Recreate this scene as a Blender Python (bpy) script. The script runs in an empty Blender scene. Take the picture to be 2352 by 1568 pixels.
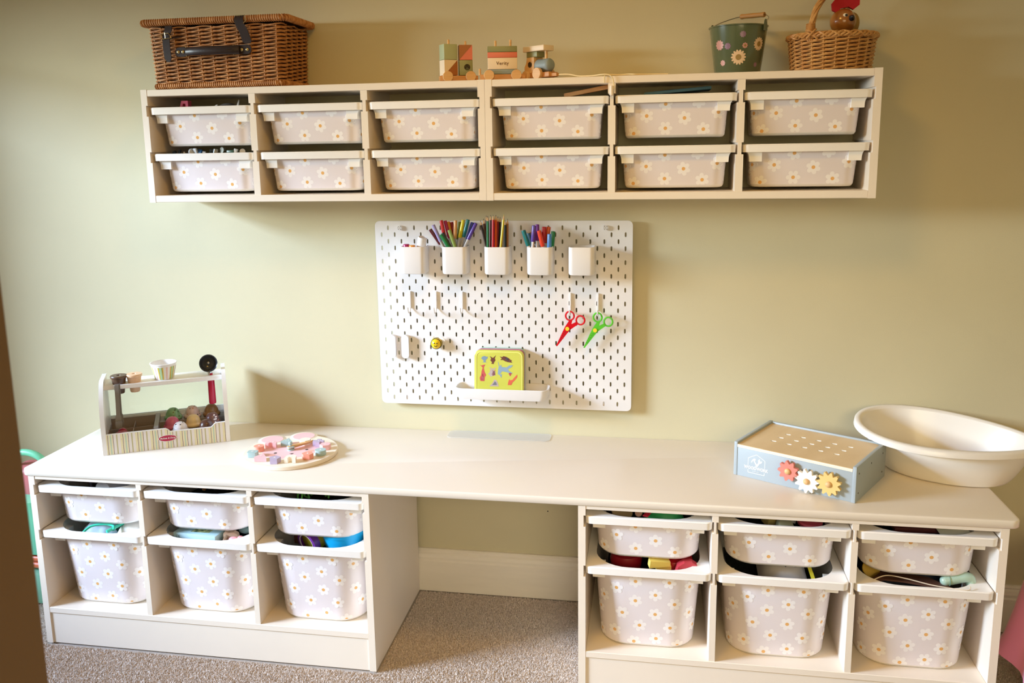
import bpy, bmesh, math, random
import numpy as np
from mathutils import Vector, Matrix
random.seed(7)
PI = math.pi
SC = bpy.context.scene
COL = SC.collection

# ---------------------------------------------------------------- camera
cam_d = bpy.data.cameras.new('camera')
cam = bpy.data.objects.new('camera', cam_d)
COL.objects.link(cam)
cam_d.sensor_width = 36.0
cam_d.lens = 36.0 * 2011.95 / 2352.0
cam_d.shift_x = 28.1 / 2352.0
cam_d.shift_y = -87.5 / 2352.0
yaw, pitch, roll = 0.1760, 0.1785, -0.0171
fw = Vector((-math.sin(yaw)*math.cos(pitch), math.cos(yaw)*math.cos(pitch), -math.sin(pitch)))
rt = fw.cross(Vector((0, 0, 1))).normalized()
up = rt.cross(fw)
r2 = rt*math.cos(roll) + up*math.sin(roll)
u2 = -rt*math.sin(roll) + up*math.cos(roll)
M = Matrix((r2, u2, -fw)).transposed().to_4x4()
M.translation = Vector((1.7105, -2.5301, 1.3930))
cam.matrix_world = M
cam_d.clip_start = 0.05
cam_d.dof.use_dof = True
cam_d.dof.focus_distance = 2.25
cam_d.dof.aperture_fstop = 11.0
SC.camera = cam

# ---------------------------------------------------------------- world, lights, exposure
SC.view_settings.view_transform = 'Standard'
SC.view_settings.look = 'None'
SC.view_settings.gamma = 1.0
SC.view_settings.use_curve_mapping = False
SC.view_settings.exposure = -0.02
SC.cycles.use_denoising = True
SC.cycles.max_bounces = 10
SC.cycles.diffuse_bounces = 6
SC.cycles.transparent_max_bounces = 12
SC.cycles.sample_clamp_indirect = 6.0

world = bpy.data.worlds.new('world')
SC.world = world
world.use_nodes = True
bg = world.node_tree.nodes['Background']
bg.inputs['Color'].default_value = (0.80, 0.90, 1.0, 1)
bg.inputs['Strength'].default_value = 0.6

def area_light(name, loc, target, sx, sy, power, color, spread=180):
    d = bpy.data.lights.new(name, 'AREA')
    d.shape = 'RECTANGLE'; d.size = sx; d.size_y = sy
    d.energy = power; d.color = color; d.spread = math.radians(spread)
    o = bpy.data.objects.new(name, d); COL.objects.link(o)
    o.location = loc
    o.rotation_euler = (Vector(target) - Vector(loc)).to_track_quat('-Z', 'Y').to_euler()
    return o
# daylight falling in through the window opening in the left wall (bright patch of sky, paler light from lower down)
WIN_Y0, WIN_Y1, WIN_Z0, WIN_Z1 = -1.97, -0.52, 0.62, 1.88
area_light('sky_patch_light', (-4.0, -2.65, 2.85), (-1.0, -1.3, 1.6), 1.5, 0.7, 590, (0.52, 0.70, 1.0), 180)
area_light('low_daylight', (-4.0, -2.4, 2.0), (-1.0, -1.3, 1.4), 1.9, 0.7, 320, (0.85, 0.97, 1.0), 180)
# warm ceiling lamp of the room
area_light('ceiling_lamp_light', (1.40, -1.25, 2.28), (1.40, -1.05, 0.0), 0.34, 0.34, 9.5, (1.0, 0.54, 0.10), 170)
# added fill from the hall side behind the camera, no source known there
area_light('hall_daylight', (2.2, -3.5, 1.5), (1.9, -0.5, 0.15), 1.4, 1.0, 7.5, (1.0, 0.80, 0.45), 75)

# ---------------------------------------------------------------- helpers
def lin(h):
    if isinstance(h, str):
        h = h.lstrip('#'); c = [int(h[i:i+2], 16)/255 for i in (0, 2, 4)]
    else: c = h
    return tuple((x/12.92 if x <= .04045 else ((x+.055)/1.055)**2.4) for x in c) + (1.0,)

MATS = {}
def mat(name, col, rough=.5, noise=0.0, nscale=20, bump=0.0, bscale=200, metal=0.0, spec=.5, trans=0.0, coat=0.0, col2=None, stretch=None, sheen=0.0, alpha=1.0):
    if name in MATS: return MATS[name]
    m = bpy.data.materials.new(name); m.use_nodes = True
    nt = m.node_tree; b = nt.nodes['Principled BSDF']
    b.inputs['Base Color'].default_value = lin(col)
    b.inputs['Roughness'].default_value = rough
    b.inputs['Metallic'].default_value = metal
    b.inputs['Specular IOR Level'].default_value = spec
    b.inputs['Transmission Weight'].default_value = trans
    b.inputs['Coat Weight'].default_value = coat
    b.inputs['Sheen Weight'].default_value = sheen
    b.inputs['Alpha'].default_value = alpha
    tc = nt.nodes.new('ShaderNodeTexCoord')
    src = tc.outputs['Object']
    if stretch:
        mp = nt.nodes.new('ShaderNodeMapping'); mp.inputs['Scale'].default_value = stretch
        nt.links.new(src, mp.inputs['Vector']); src = mp.outputs['Vector']
    if noise > 0 or col2 is not None:
        n = nt.nodes.new('ShaderNodeTexNoise'); n.inputs['Scale'].default_value = nscale
        n.inputs['Detail'].default_value = 4
        nt.links.new(src, n.inputs['Vector'])
        cr = nt.nodes.new('ShaderNodeValToRGB')
        c = lin(col)
        if col2 is None:
            a = tuple(max(0, x*(1-noise)) for x in c[:3]) + (1,)
            d = tuple(min(1, x*(1+noise)) for x in c[:3]) + (1,)
        else: a, d = c, lin(col2)
        cr.color_ramp.elements[0].position = .35; cr.color_ramp.elements[0].color = a
        cr.color_ramp.elements[1].position = .65; cr.color_ramp.elements[1].color = d
        nt.links.new(n.outputs['Fac'], cr.inputs['Fac'])
        nt.links.new(cr.outputs['Color'], b.inputs['Base Color'])
    if bump > 0:
        n2 = nt.nodes.new('ShaderNodeTexNoise'); n2.inputs['Scale'].default_value = bscale
        n2.inputs['Detail'].default_value = 3
        nt.links.new(src, n2.inputs['Vector'])
        bp = nt.nodes.new('ShaderNodeBump'); bp.inputs['Strength'].default_value = bump
        bp.inputs['Distance'].default_value = .002
        nt.links.new(n2.outputs['Fac'], bp.inputs['Height'])
        nt.links.new(bp.outputs['Normal'], b.inputs['Normal'])
    MATS[name] = m
    return m

WALL_COL = '#cdc5a6'
m_wall = mat('wall_paint', WALL_COL, .85, noise=.02, nscale=3, bump=.10, bscale=260, spec=.25)
m_ceil = mat('ceiling_paint', '#efe9da', .9)
m_trim = mat('trim_paint', '#efe8dc', .45, noise=.015, nscale=8, bump=.08, bscale=60, stretch=(1, 8, 8))
m_unit = mat('unit_laminate', '#eee3d5', .42, noise=.01, nscale=6)
m_desk = mat('desk_laminate', '#e9e0d4', .27, noise=.008, nscale=5)
m_bin = mat('white_plastic', '#f4f1ee', .35)
m_print = mat('greige_print', '#e9e1e5', .25, noise=.01, nscale=4, coat=.25)
m_petal = mat('daisy_petal', '#f7f3f4', .28, coat=.2)
m_centre = mat('daisy_centre', '#eab56f', .3, coat=.2)
m_peg = mat('peg_white', '#e3e0df', .38)
m_dark = mat('dark_plastic', '#26262a', .3)
m_metal = mat('metal', '#c9c6c0', .25, metal=1.0)
m_brass = mat('brass', '#cdb98a', .28, metal=1.0)
m_wicker = mat('wicker', '#a0693a', .62, col2='#c8925f', nscale=60, spec=.3)
m_wicker2 = mat('wicker_pale', '#b98246', .5, col2='#cf9f62', nscale=70)
m_leather = mat('leather', '#2a1c1b', .38, noise=.1, nscale=50, bump=.15, bscale=300)
m_beech = mat('beech', '#cf9a62', .5, col2='#bf8550', nscale=9, stretch=(2, 14, 14))
m_beech_l = mat('beech_light', '#e2b983', .5, col2='#d6a871', nscale=9, stretch=(2, 14, 14))
m_ply = mat('plywood', '#e4cba4', .45, col2='#dabf96', nscale=6, stretch=(3, 1, 1), bump=.05)
m_plyedge = mat('ply_edge', '#f0dfca', .5, col2='#dcc2a4', nscale=200, stretch=(.02, .02, 1))
m_blue = mat('pale_blue_paint', '#a6b1b8', .45, noise=.01, nscale=6)
def flat(name, c, r=.4, **k): return mat(name, c, r, **k)
m_glass = bpy.data.materials.new('clear_acrylic'); m_glass.use_nodes = True
_nt = m_glass.node_tree; _nt.nodes.clear()
_o = _nt.nodes.new('ShaderNodeOutputMaterial'); _mx = _nt.nodes.new('ShaderNodeMixShader')
_t = _nt.nodes.new('ShaderNodeBsdfTransparent'); _g = _nt.nodes.new('ShaderNodeBsdfGlossy'); _l = _nt.nodes.new('ShaderNodeLayerWeight')
_t.inputs['Color'].default_value = (.93, .95, .94, 1); _g.inputs['Roughness'].default_value = .05; _l.inputs['Blend'].default_value = .25
_nt.links.new(_l.outputs['Fresnel'], _mx.inputs['Fac']); _nt.links.new(_t.outputs[0], _mx.inputs[1]); _nt.links.new(_g.outputs[0], _mx.inputs[2]); _nt.links.new(_mx.outputs[0], _o.inputs['Surface'])
MATS['clear_acrylic'] = m_glass

class MB:
    def __init__(s): s.v = []; s.f = []; s.mi = []; s.T = Matrix.Identity(4); s.m = 0
    def add(s, vs, fs, m=None):
        b = len(s.v)
        for p in vs: s.v.append(tuple(s.T @ Vector(p)))
        for f in fs: s.f.append(tuple(b+i for i in f)); s.mi.append(s.m if m is None else m)
        return s
    def box(s, x0, y0, z0, x1, y1, z1, m=None, bev=0.0, seg=2):
        if bev > 0:
            bm = bmesh.new(); bmesh.ops.create_cube(bm, size=1)
            for v in bm.verts:
                v.co = Vector(((x0+x1)/2+v.co.x*(x1-x0), (y0+y1)/2+v.co.y*(y1-y0), (z0+z1)/2+v.co.z*(z1-z0)))
            bmesh.ops.bevel(bm, geom=list(bm.edges), offset=bev, segments=seg, profile=.5, affect='EDGES')
            bm.verts.index_update()
            s.add([v.co[:] for v in bm.verts], [[v.index for v in f.verts] for f in bm.faces], m); bm.free(); return s
        vs = [(x, y, z) for z in (z0, z1) for y in (y0, y1) for x in (x0, x1)]
        return s.add(vs, [(0, 2, 3, 1), (4, 5, 7, 6), (0, 1, 5, 4), (2, 6, 7, 3), (0, 4, 6, 2), (1, 3, 7, 5)], m)
    def prism(s, pts, a, b, axis='z', m=None, caps=True):
        n = len(pts)
        area = sum(pts[i][0]*pts[(i+1) % n][1]-pts[(i+1) % n][0]*pts[i][1] for i in range(n))
        if area < 0: pts = pts[::-1]
        def P(p, h):
            if axis == 'z': return (p[0], p[1], h)
            if axis == 'y': return (p[0], h, p[1])
            return (h, p[0], p[1])
        if axis == 'y': a, b = b, a
        vs = [P(p, a) for p in pts] + [P(p, b) for p in pts]
        fs = [(i, (i+1) % n, n+(i+1) % n, n+i) for i in range(n)]
        if caps: fs += [tuple(range(n))[::-1], tuple(range(n, 2*n))]
        return s.add(vs, fs, m)
    def tube(s, pts, r, n=8, m=None, closed=False, cap=True, taper=None):
        pts = [Vector(p) for p in pts]; N = len(pts); vs = []
        up_ = None
        for i, p in enumerate(pts):
            if closed: t = pts[(i+1) % N]-pts[i-1]
            else: t = pts[min(i+1, N-1)]-pts[max(i-1, 0)]
            t = t.normalized() if t.length > 1e-9 else Vector((0, 0, 1))
            if up_ is None:
                up_ = Vector((0, 0, 1)) if abs(t.z) < .9 else Vector((1, 0, 0))
            a = (up_ - t*up_.dot(t))
            a = a.normalized() if a.length > 1e-6 else t.orthogonal().normalized()
            up_ = a; c = t.cross(a)
            rr = r if taper is None else r*taper[i]
            for k in range(n):
                an = 2*PI*k/n
                vs.append(p + (a*math.cos(an)+c*math.sin(an))*rr)
        fs = []
        for i in range(N if closed else N-1):
            j = (i+1) % N
            for k in range(n):
                l = (k+1) % n
                fs.append((i*n+k, i*n+l, j*n+l, j*n+k))
        if cap and not closed:
            fs.append(tuple(range(n))[::-1]); fs.append(tuple((N-1)*n+k for k in range(n)))
        return s.add(vs, fs, m)
    def lathe(s, prof, n=32, m=None, c=(0, 0, 0), sx=1, sy=1):
        """prof: (r, z) from bottom/outside; closed at the axis when r==0"""
        vs = []; idx = []
        for r, z in prof:
            if r <= 1e-9: idx.append([len(vs)]*n); vs.append((c[0], c[1], c[2]+z))
            else:
                idx.append(list(range(len(vs), len(vs)+n)))
                for k in range(n):
                    an = 2*PI*k/n; vs.append((c[0]+r*sx*math.cos(an), c[1]+r*sy*math.sin(an), c[2]+z))
        fs = []
        for i in range(len(prof)-1):
            for k in range(n):
                l = (k+1) % n
                q = [idx[i][k], idx[i][l], idx[i+1][l], idx[i+1][k]]
                u = []
                for t in q:
                    if t not in u: u.append(t)
                if len(u) > 2: fs.append(tuple(u))
        return s.add(vs, fs, m)
    def cyl(s, p0, p1, r, n=16, m=None, r1=None):
        p0, p1 = Vector(p0), Vector(p1); d = (p1-p0); t = d.normalized()
        a = t.orthogonal().normalized(); c = t.cross(a); r1 = r if r1 is None else r1
        vs = []
        for p, rr in ((p0, r), (p1, r1)):
            for k in range(n):
                an = 2*PI*k/n; vs.append(p+(a*math.cos(an)+c*math.sin(an))*rr)
        fs = [(k, (k+1) % n, n+(k+1) % n, n+k) for k in range(n)] + [tuple(range(n))[::-1], tuple(range(n, 2*n))]
        return s.add(vs, fs, m)
    def ball(s, c, r, m=None, nu=16, nv=10, sc=(1, 1, 1)):
        prof = [(r*math.sin(PI*i/nv), -r*math.cos(PI*i/nv)) for i in range(nv+1)]
        prof[0] = (0, -r); prof[-1] = (0, r)
        T = s.T; s.T = T @ Matrix.Translation(c) @ Matrix.Diagonal((sc[0], sc[1], sc[2], 1))
        s.lathe(prof, nu, m); s.T = T
        return s
    def loft(s, rings, m=None, cap0=False, cap1=False):
        n = len(rings[0]); vs = [p for r in rings for p in r]; fs = []
        for i in range(len(rings)-1):
            for k in range(n):
                l = (k+1) % n
                fs.append((i*n+k, i*n+l, (i+1)*n+l, (i+1)*n+k))
        if cap0: fs.append(tuple(range(n))[::-1])
        if cap1: fs.append(tuple((len(rings)-1)*n+k for k in range(n)))
        return s.add(vs, fs, m)
    def build(s, name, mats, parent=None, smooth=35, loc=None, rotz=None):
        me = bpy.data.meshes.new(name)
        me.from_pydata([tuple(v) for v in s.v], [], s.f)
        if not isinstance(mats, (list, tuple)): mats = [mats]
        for m in mats: me.materials.append(m)
        if len(mats) > 1: me.polygons.foreach_set('material_index', s.mi)
        if smooth:
            me.polygons.foreach_set('use_smooth', [True]*len(me.polygons))
            me.set_sharp_from_angle(angle=math.radians(smooth))
        me.update()
        o = bpy.data.objects.new(name, me); COL.objects.link(o)
        if parent is not None: o.parent = parent
        if loc is not None: o.location = loc
        if rotz is not None: o.rotation_euler = (0, 0, rotz)
        return o

def tag(o, label=None, cat=None, group=None, kind=None):
    if label: o['label'] = label
    if cat: o['category'] = cat
    if group: o['group'] = group
    if kind: o['kind'] = kind
    return o
def thing(name, label, cat, loc=(0, 0, 0), rotz=0, group=None):
    o = bpy.data.objects.new(name, None); COL.objects.link(o)
    o.empty_display_size = .05
    o.location = loc; o.rotation_euler = (0, 0, rotz)
    return tag(o, label, cat, group)
def kids(o): return [c for c in bpy.data.objects if c.parent == o]
def dup(root, loc, rotz=0, label=None, group=None):
    r = root.copy(); COL.objects.link(r); r.location = loc; r.rotation_euler = (0, 0, rotz)
    if label: r['label'] = label
    if group: r['group'] = group
    for ch in kids(root):
        c = ch.copy(); COL.objects.link(c); c.parent = r
        for g in kids(ch):
            d = g.copy(); COL.objects.link(d); d.parent = c
    return r
def rrect(w, d, r, n=6, cx=0, cy=0):
    """rounded rectangle outline, ccw, half sizes w,d"""
    r = min(r, w-1e-5, d-1e-5); out = []
    for qx, qy, a0 in ((1, -1, -PI/2), (1, 1, 0), (-1, 1, PI/2), (-1, -1, PI)):
        for i in range(n+1):
            a = a0 + PI/2*i/n
            out.append((cx+qx*(w-r)+r*math.cos(a), cy+qy*(d-r)+r*math.sin(a)))
    return out
def text_obj(txt, size, mats, parent, loc, rot, name='lettering', extr=.0002, align='CENTER', shear=0, wscale=1, bold=0.0):
    cu = bpy.data.curves.new(name, 'FONT'); cu.body = txt; cu.size = size; cu.align_x = align; cu.align_y = 'CENTER'
    cu.extrude = extr; cu.shear = shear; cu.resolution_u = 3; cu.offset = bold; cu.space_character = 1.08
    o = bpy.data.objects.new(name, cu); COL.objects.link(o)
    dg = bpy.context.evaluated_depsgraph_get(); dg.update()
    me = bpy.data.meshes.new_from_object(o.evaluated_get(dg))
    bpy.data.objects.remove(o); bpy.data.curves.remove(cu)
    me.materials.clear(); me.materials.append(mats)
    q = bpy.data.objects.new(name, me); COL.objects.link(q); q.parent = parent; q.location = loc; q.rotation_euler = rot
    q.scale = (wscale, 1, 1)
    return q

# ---------------------------------------------------------------- room shell
def struct(name, mb, m, **k): return tag(mb.build(name, m, smooth=0, **k), kind='structure')
XL, XR, YF = -1.0, 3.35, -3.7
HC = 2.42
struct('floor', MB().box(XL-.1, YF-.1, -.06, XR+.1, .08, -.004), mat('carpet_backing', '#b5a99f', .95, noise=.12, nscale=300))
struct('ceiling', MB().box(XL-.1, YF-.1, HC, XR+.1, .1, HC+.08), m_ceil)
struct('wall_back', MB().box(XL-.1, 0, 0, XR+.1, .1, HC), m_wall)
wl = MB()
wl.box(XL-.12, YF, 0, XL, WIN_Y0, HC).box(XL-.12, WIN_Y1, 0, XL, 0, HC).box(XL-.12, WIN_Y0, 0, XL, WIN_Y1, WIN_Z0).box(XL-.12, WIN_Y0, WIN_Z1, XL, WIN_Y1, HC)
struct('wall_left', wl, m_wall)
struct('wall_right', MB().box(XR, YF, 0, XR+.1, 0, HC), m_wall)
struct('wall_hall', MB().box(XL-.1, YF-.1, 0, XR+.1, YF, HC), m_wall)
struct('wall_front', MB().box(XL, -2.12, 0, 1.235, -2.0, HC), m_wall)
struct('door_1', MB().box(1.236, -2.13, 0, 1.265, -1.995, HC, bev=.004, seg=1), mat('brown_door_paint', '#7d5f38', .6, noise=.02, nscale=5))  # foreground wall end, its shade put into a dark brown colour
wf = MB()
for a, b, c, d in ((WIN_Y0, WIN_Y0+.05, WIN_Z0, WIN_Z1), (WIN_Y1-.05, WIN_Y1, WIN_Z0, WIN_Z1), (WIN_Y0, WIN_Y1, WIN_Z0, WIN_Z0+.05), (WIN_Y0, WIN_Y1, WIN_Z1-.05, WIN_Z1)):
    wf.box(XL-.06, a, c, XL-.02, b, d)
struct('window_1', wf, m_trim)
# skirting with a moulded top
prof = [(0, 0), (-.024, 0), (-.024, .100), (-.020, .104), (-.021, .112), (-.018, .122), (-.012, .127), (-.013, .131), (-.008, .136), (0, .136)]
struct('baseboard_back', MB().prism([(y, z) for y, z in prof], XL, XR, 'x'), m_trim)
# small nail hole in the plaster under the desk
tag(MB().cyl((1.4, .0005, .28), (1.4, -.0006, .28), .0022, 8).build('trim_1', m_dark), kind='structure')

# carpet pile: short leaning tufts where the floor shows
def carpet():
    rng = np.random.default_rng(3)
    regs = [(-.30, 2.75, -.86, -.479, 125000), (.994, 1.53, -.479, -.026, 26000), (-.30, -.004, -.479, -.026, 7000), (2.53, 2.75, -.479, -.026, 5500)]
    P = np.concatenate([np.stack([rng.uniform(a, b, n), rng.uniform(c, d, n)], 1) for a, b, c, d, n in regs])
    n = len(P); th = rng.uniform(0, 2*PI, n); w = rng.uniform(.0020, .0032, n); h = rng.uniform(.0045, .0075, n)
    lean = rng.uniform(0, .0045, n); la = rng.uniform(0, 2*PI, n)
    V = np.zeros((n, 4, 3))
    for k in range(3):
        V[:, k, 0] = P[:, 0]+w*np.cos(th+k*2.094); V[:, k, 1] = P[:, 1]+w*np.sin(th+k*2.094); V[:, k, 2] = -.005
    V[:, 3, 0] = P[:, 0]+lean*np.cos(la); V[:, 3, 1] = P[:, 1]+lean*np.sin(la); V[:, 3, 2] = -.005+h
    F = np.array([[0, 1, 3], [1, 2, 3], [2, 0, 3]])[None]+(np.arange(n)*4)[:, None, None]
    me = bpy.data.meshes.new('carpet_pile')
    me.from_pydata(V.reshape(-1, 3).tolist(), [], F.reshape(-1, 3).tolist())
    m = mat('carpet_pile', '#e2d4ca', .95, col2='#b5a79c', nscale=240, spec=.1)
    me.materials.append(m)
    o = bpy.data.objects.new('carpet_pile', me); COL.objects.link(o)
    tag(o, 'short grey-beige twist carpet pile covering the floor', 'carpet', kind='stuff')
carpet()

# ---------------------------------------------------------------- storage frames
def panel_outline(x0, x1, z0, z1, grooves, left, right, gd=.005):
    pts = [(x0, z0), (x1, z0)]
    if right:
        for a, b in grooves: pts += [(x1, a), (x1-gd, a), (x1-gd, b), (x1, b)]
    pts += [(x1, z1), (x0, z1)]
    if left:
        for a, b in grooves[::-1]: pts += [(x0, b), (x0+gd, b), (x0+gd, a), (x0, a)]
    return pts
def add_panel(parent, name, x0, x1, y0, y1, z0, z1, grooves, left, right):
    MB().prism(panel_outline(x0, x1, z0, z1, grooves, left, right), y0, y1, 'y').build(name, m_unit, parent, smooth=0)

UH = .508
BIN_GROOVES = [(.319, .349), (.453, .483)]
def base_unit(x, label):
    t = thing('storage_cabinet', label, 'storage unit', (x, 0, 0), 0, 'white storage frames under the desk')
    W = .990; yf, yb = -.475, -.026
    add_panel(t, 'side_panel', 0, .0185, yf, yb, .002, UH, BIN_GROOVES, False, True)
    add_panel(t, 'side_panel', W-.0185, W, yf, yb, .002, UH, BIN_GROOVES, True, False)
    cw = (W-.037-.030)/3
    for k in (1, 2):
        x0 = .0185+k*cw+(k-1)*.015
        add_panel(t, 'divider', x0, x0+.015, yf+.002, yb, .113, .499, BIN_GROOVES, True, True)
    MB().box(.0185, yf+.001, .499, W-.0185, yb, UH, bev=.0008, seg=1).build('top_rail', m_unit, t)
    MB().box(.0185, yf+.0005, .096, W-.0185, yb, .113, bev=.0012, seg=1).build('bottom_shelf', m_unit, t)
    MB().box(.0185, yf+.004, .002, W-.0185, yf+.022, .0955).build('plinth', m_unit, t)
    return [x+.0185+k*(cw+.015)+cw/2 for k in range(3)]
LX = base_unit(0.0, 'low white storage frame under the desk end with the toy ice cream stand')
RX = base_unit(1.534, 'low white storage frame under the desk end with the cream baby bath')

# desk top spanning both frames
def desk():
    cx, cy = (2.549-.019)/2, -.2395
    w, d = (2.549+.019)/2, .2385
    rings = []
    def ring(ins, z):
        return [(x, y, z) for x, y in rrect(w-ins, d-ins, .022 if ins < .001 else .020, 6, cx, cy)]
    mb = MB().loft([ring(.0025, .5085), ring(0, .511), ring(0, .5250), ring(.0012, .5272), ring(.0032, .528)], cap0=True, cap1=True)
    t = mb.build('desk_top', m_desk, smooth=50)
    tag(t, 'long cream desk top with rounded corners resting on both low storage frames', 'desk')
desk()

WG = [(1.360, 1.390), (1.489, 1.519)]
def wall_unit(x, label):
    t = thing('wall_shelf', label, 'wall shelf', (x, 0, 0), 0, 'white wall shelves above the pegboard')
    W = .9862; yf, yb = -.210, -.001; z0, z1 = 1.2475, 1.563
    add_panel(t, 'side_panel', 0.0003, .019, yf, yb, z0, z1, WG, False, True)
    add_panel(t, 'side_panel', W-.019, W-.0003, yf, yb, z0, z1, WG, True, False)
    cw = (W-.038-.038)/3
    for k in (1, 2):
        x0 = .019+k*cw+(k-1)*.019
        add_panel(t, 'divider', x0, x0+.019, yf+.002, yb, z0+.0195, z1-.0185, WG, True, True)
    MB().box(.019, yf+.0006, z1-.0185, W-.019, yb, z1-.0005, bev=.0012, seg=1).build('top_board', m_unit, t)
    MB().box(.019, yf+.0006, z0+.0005, W-.019, yb, z0+.0195, bev=.0012, seg=1).build('bottom_board', m_unit, t)
    return [x+.019+k*(cw+.019)+cw/2 for k in range(3)]
WLX = wall_unit(.2805, 'white three-bay wall shelf carrying the lidded wicker hamper')
WRX = wall_unit(.2805+.9862, 'white three-bay wall shelf carrying the green bucket and the round basket')

# ---------------------------------------------------------------- bins
def daisy_shape(R, n=48, petals=6, ph=0.3, inner=.52, sharp=.55):
    out = []
    for i in range(n):
        a = 2*PI*i/n
        c = abs(math.cos(petals*(a-ph)/2))**sharp
        out.append((R*(inner+(1-inner)*c)*math.cos(a), R*(inner+(1-inner)*c)*math.sin(a)))
    return out

SMALL_D = [(-.078, .083), (.019, .075), (.106, .093), (-.030, .053), (.067, .048), (-.031, .108), (.053, .110), (-.113, .048), (.148, .070), (-.150, .105), (-.16, .02)]
# base bins: (x offset from centre, height above bin bottom) measured on the front face
def make_bin(name, label, rw, rd, H, rim_h, top, bot, R, daisies, ears, drop=.0):
    """rw, rd: half width/depth of the rim; top/bot = (half width, half depth) of the body; H: body height under the rim"""
    t = thing(name, label, 'storage bin')
    nR = 8
    def ring(w, d, r, z, cy=0.0): return [(x, y, z) for x, y in rrect(w, d, r, nR, 0, cy)]
    def at(f):   # f 0 bottom .. 1 top
        return top[0]*f+bot[0]*(1-f), top[1]*f+bot[1]*(1-f), R*(.88+.12*f)
    mb = MB()
    rings = []
    fil = .007
    for ins, z in ((fil, 0), (fil*.45, fil*.2), (0.0, fil)):
        w, d, r = at(z/H); rings.append(ring(w-ins, d-ins, r-ins*.6, z))
    w, d, r = at(.0)
    mb.loft(rings, m=1, cap0=True)
    wb, db, rb = at(fil/H)
    mb.loft([ring(wb, db, rb, fil), ring(*at(.5), H*.5), ring(*at(1), H)], m=0)
    # inside skin
    th = .0025
    ins = [ring(at(1)[0]-th, at(1)[1]-th, at(1)[2], H), ring(at(.03)[0]-th, at(.03)[1]-th, at(.03)[2], H*.03)]
    mb.loft(ins, m=1); mb.loft([ins[1], ring(.001, .001, .0005, H*.03)], m=1)
    mb.build('bin_body', [m_print, m_bin], t, smooth=40)
    # rim: flat flange with a skirt
    rm = MB()
    z1 = H+rim_h
    ofr = .0105 if R > .05 else -.006
    op = ring(top[0]-.003, top[1]+ofr, R+.006, z1); opl = ring(top[0]-.0015, top[1]+ofr+.0015, R+.006, z1-.003); op0 = ring(top[0]-.0026, top[1]-.0026, R, H-.002)
    o_t = ring(rw-.0022, rd-.0022, .014, z1); o_t2 = ring(rw, rd, .016, z1-.0022); o_b = ring(rw-.001, rd-.001, .015, H); o_i = ring(rw-.004, rd-.004, .012, H); o_u = ring(rw-.004, rd-.004, .012, H+rim_h*.55); o_j = ring(top[0]-.0005, top[1]-.0005, R, H+rim_h*.55); o_k = ring(top[0]-.0005, top[1]-.0005, R, H-.002)
    rm.loft([op0, opl, op, o_t, o_t2, o_b, o_i, o_u, o_j, o_k])
    rm.build('rim', m_bin, t, smooth=40)
    if ears:
        for sx in (-1, 1):
            e = MB()
            pts = [(rw-.010, H+.004), (rw-.0125, H), (rw-.016, H-.006), (rw-.0175, H-.013), (rw-.018, H-.024), (rw-.049, H-.024), (rw-.049, H+.004)]
            pts = [(sx*a, b) for a, b in pts]
            e.prism(pts, -rd+(.034 if R > .05 else .012), -rd+(.075 if R > .05 else .046), 'y')
            e.build('handle_bracket', m_bin, t, smooth=0)
    # printed daisies conforming to the body
    def surf(s, h, off):
        f = min(max(h/H, 0), 1); w, d, r = at(f); fl = w-r; sg = 1 if s >= 0 else -1; a = abs(s)
        sl = math.atan2(top[1]-bot[1], H)
        if a <= fl: return (s, -d-off, h)
        a -= fl; L = r*PI/2
        if a <= L:
            ph = a/r
            return (sg*(fl+(r+off)*math.sin(ph)), -d+r-(r+off)*math.cos(ph), h)
        a -= L
        return (sg*(w+off), -d+r+a, h)
    dz = MB()
    for i, (dx, h) in enumerate(daisies):
        w, d, r = at(min(h/H, 1)); fl = w-r; sg = 1 if dx >= 0 else -1; a = abs(dx)
        s = dx if a <= fl else sg*(fl + r*math.asin(min((a-fl)/r, 1)))
        rnd = random.Random(i*7+3)
        sh = daisy_shape(.0180, ph=rnd.uniform(0, 1))
        def emit(pts, off, m):
            vs = [surf(s, min(h, H), off)]
            for k in (.5, 1):
                vs += [surf(s+px*k, max(min(h+pz*k, H-.0005), .0078), off) for px, pz in pts]
            n = len(pts); fs = [(0, 1+i_, 1+(i_+1) % n) for i_ in range(n)]
            fs += [(1+i_, n+1+i_, n+1+(i_+1) % n, 1+(i_+1) % n) for i_ in range(n)]
            dz.add(vs, fs, m)
        emit(sh, .00012, 0)
        if h < H-.001: emit([(.0046*math.cos(k*PI/8), .0046*math.sin(k*PI/8)) for k in range(16)], .00022, 1)
    tag(dz.build('daisy_print', [m_petal, m_centre], t, smooth=60), kind='stuff')
    return t
# heights above bin bottom. shallow: bottom at z .361 of rim underside .460 -> H .099
SD = [(-.078, .062), (.019, .052), (.106, .070), (-.030, .027), (.067, .022), (-.031, .089), (.053, .094), (-.110, .022), (.128, .045), (-.132, .085), (-.134, .045)]
c0 = RX[0]
TD = [(1.629, .280), (1.812, .288), (1.727, .267), (1.677, .247), (1.775, .243), (1.597, .247), (1.838, .258), (1.644, .210), (1.727, .211), (1.812, .212), (1.588, .205), (1.688, .176), (1.765, .174), (1.625, .155), (1.822, .168), (1.73, .140), (1.674, .127), (1.784, .121), (1.592, .137), (1.677, .303), (1.761, .305), (1.577, .300)]
TD = [(x-c0+.0, z-.114) for x, z in TD]
small_base = make_bin('storage_bin', 'x', .1555, .2195, .099, .020, (.1345, .200), (.127, .186), .078, SD, True)
tall_base = make_bin('storage_bin', 'x', .1555, .2195, .212, .020, (.1345, .200), (.1195, .178), .078, TD, True)
cw0 = WRX[0]
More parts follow.
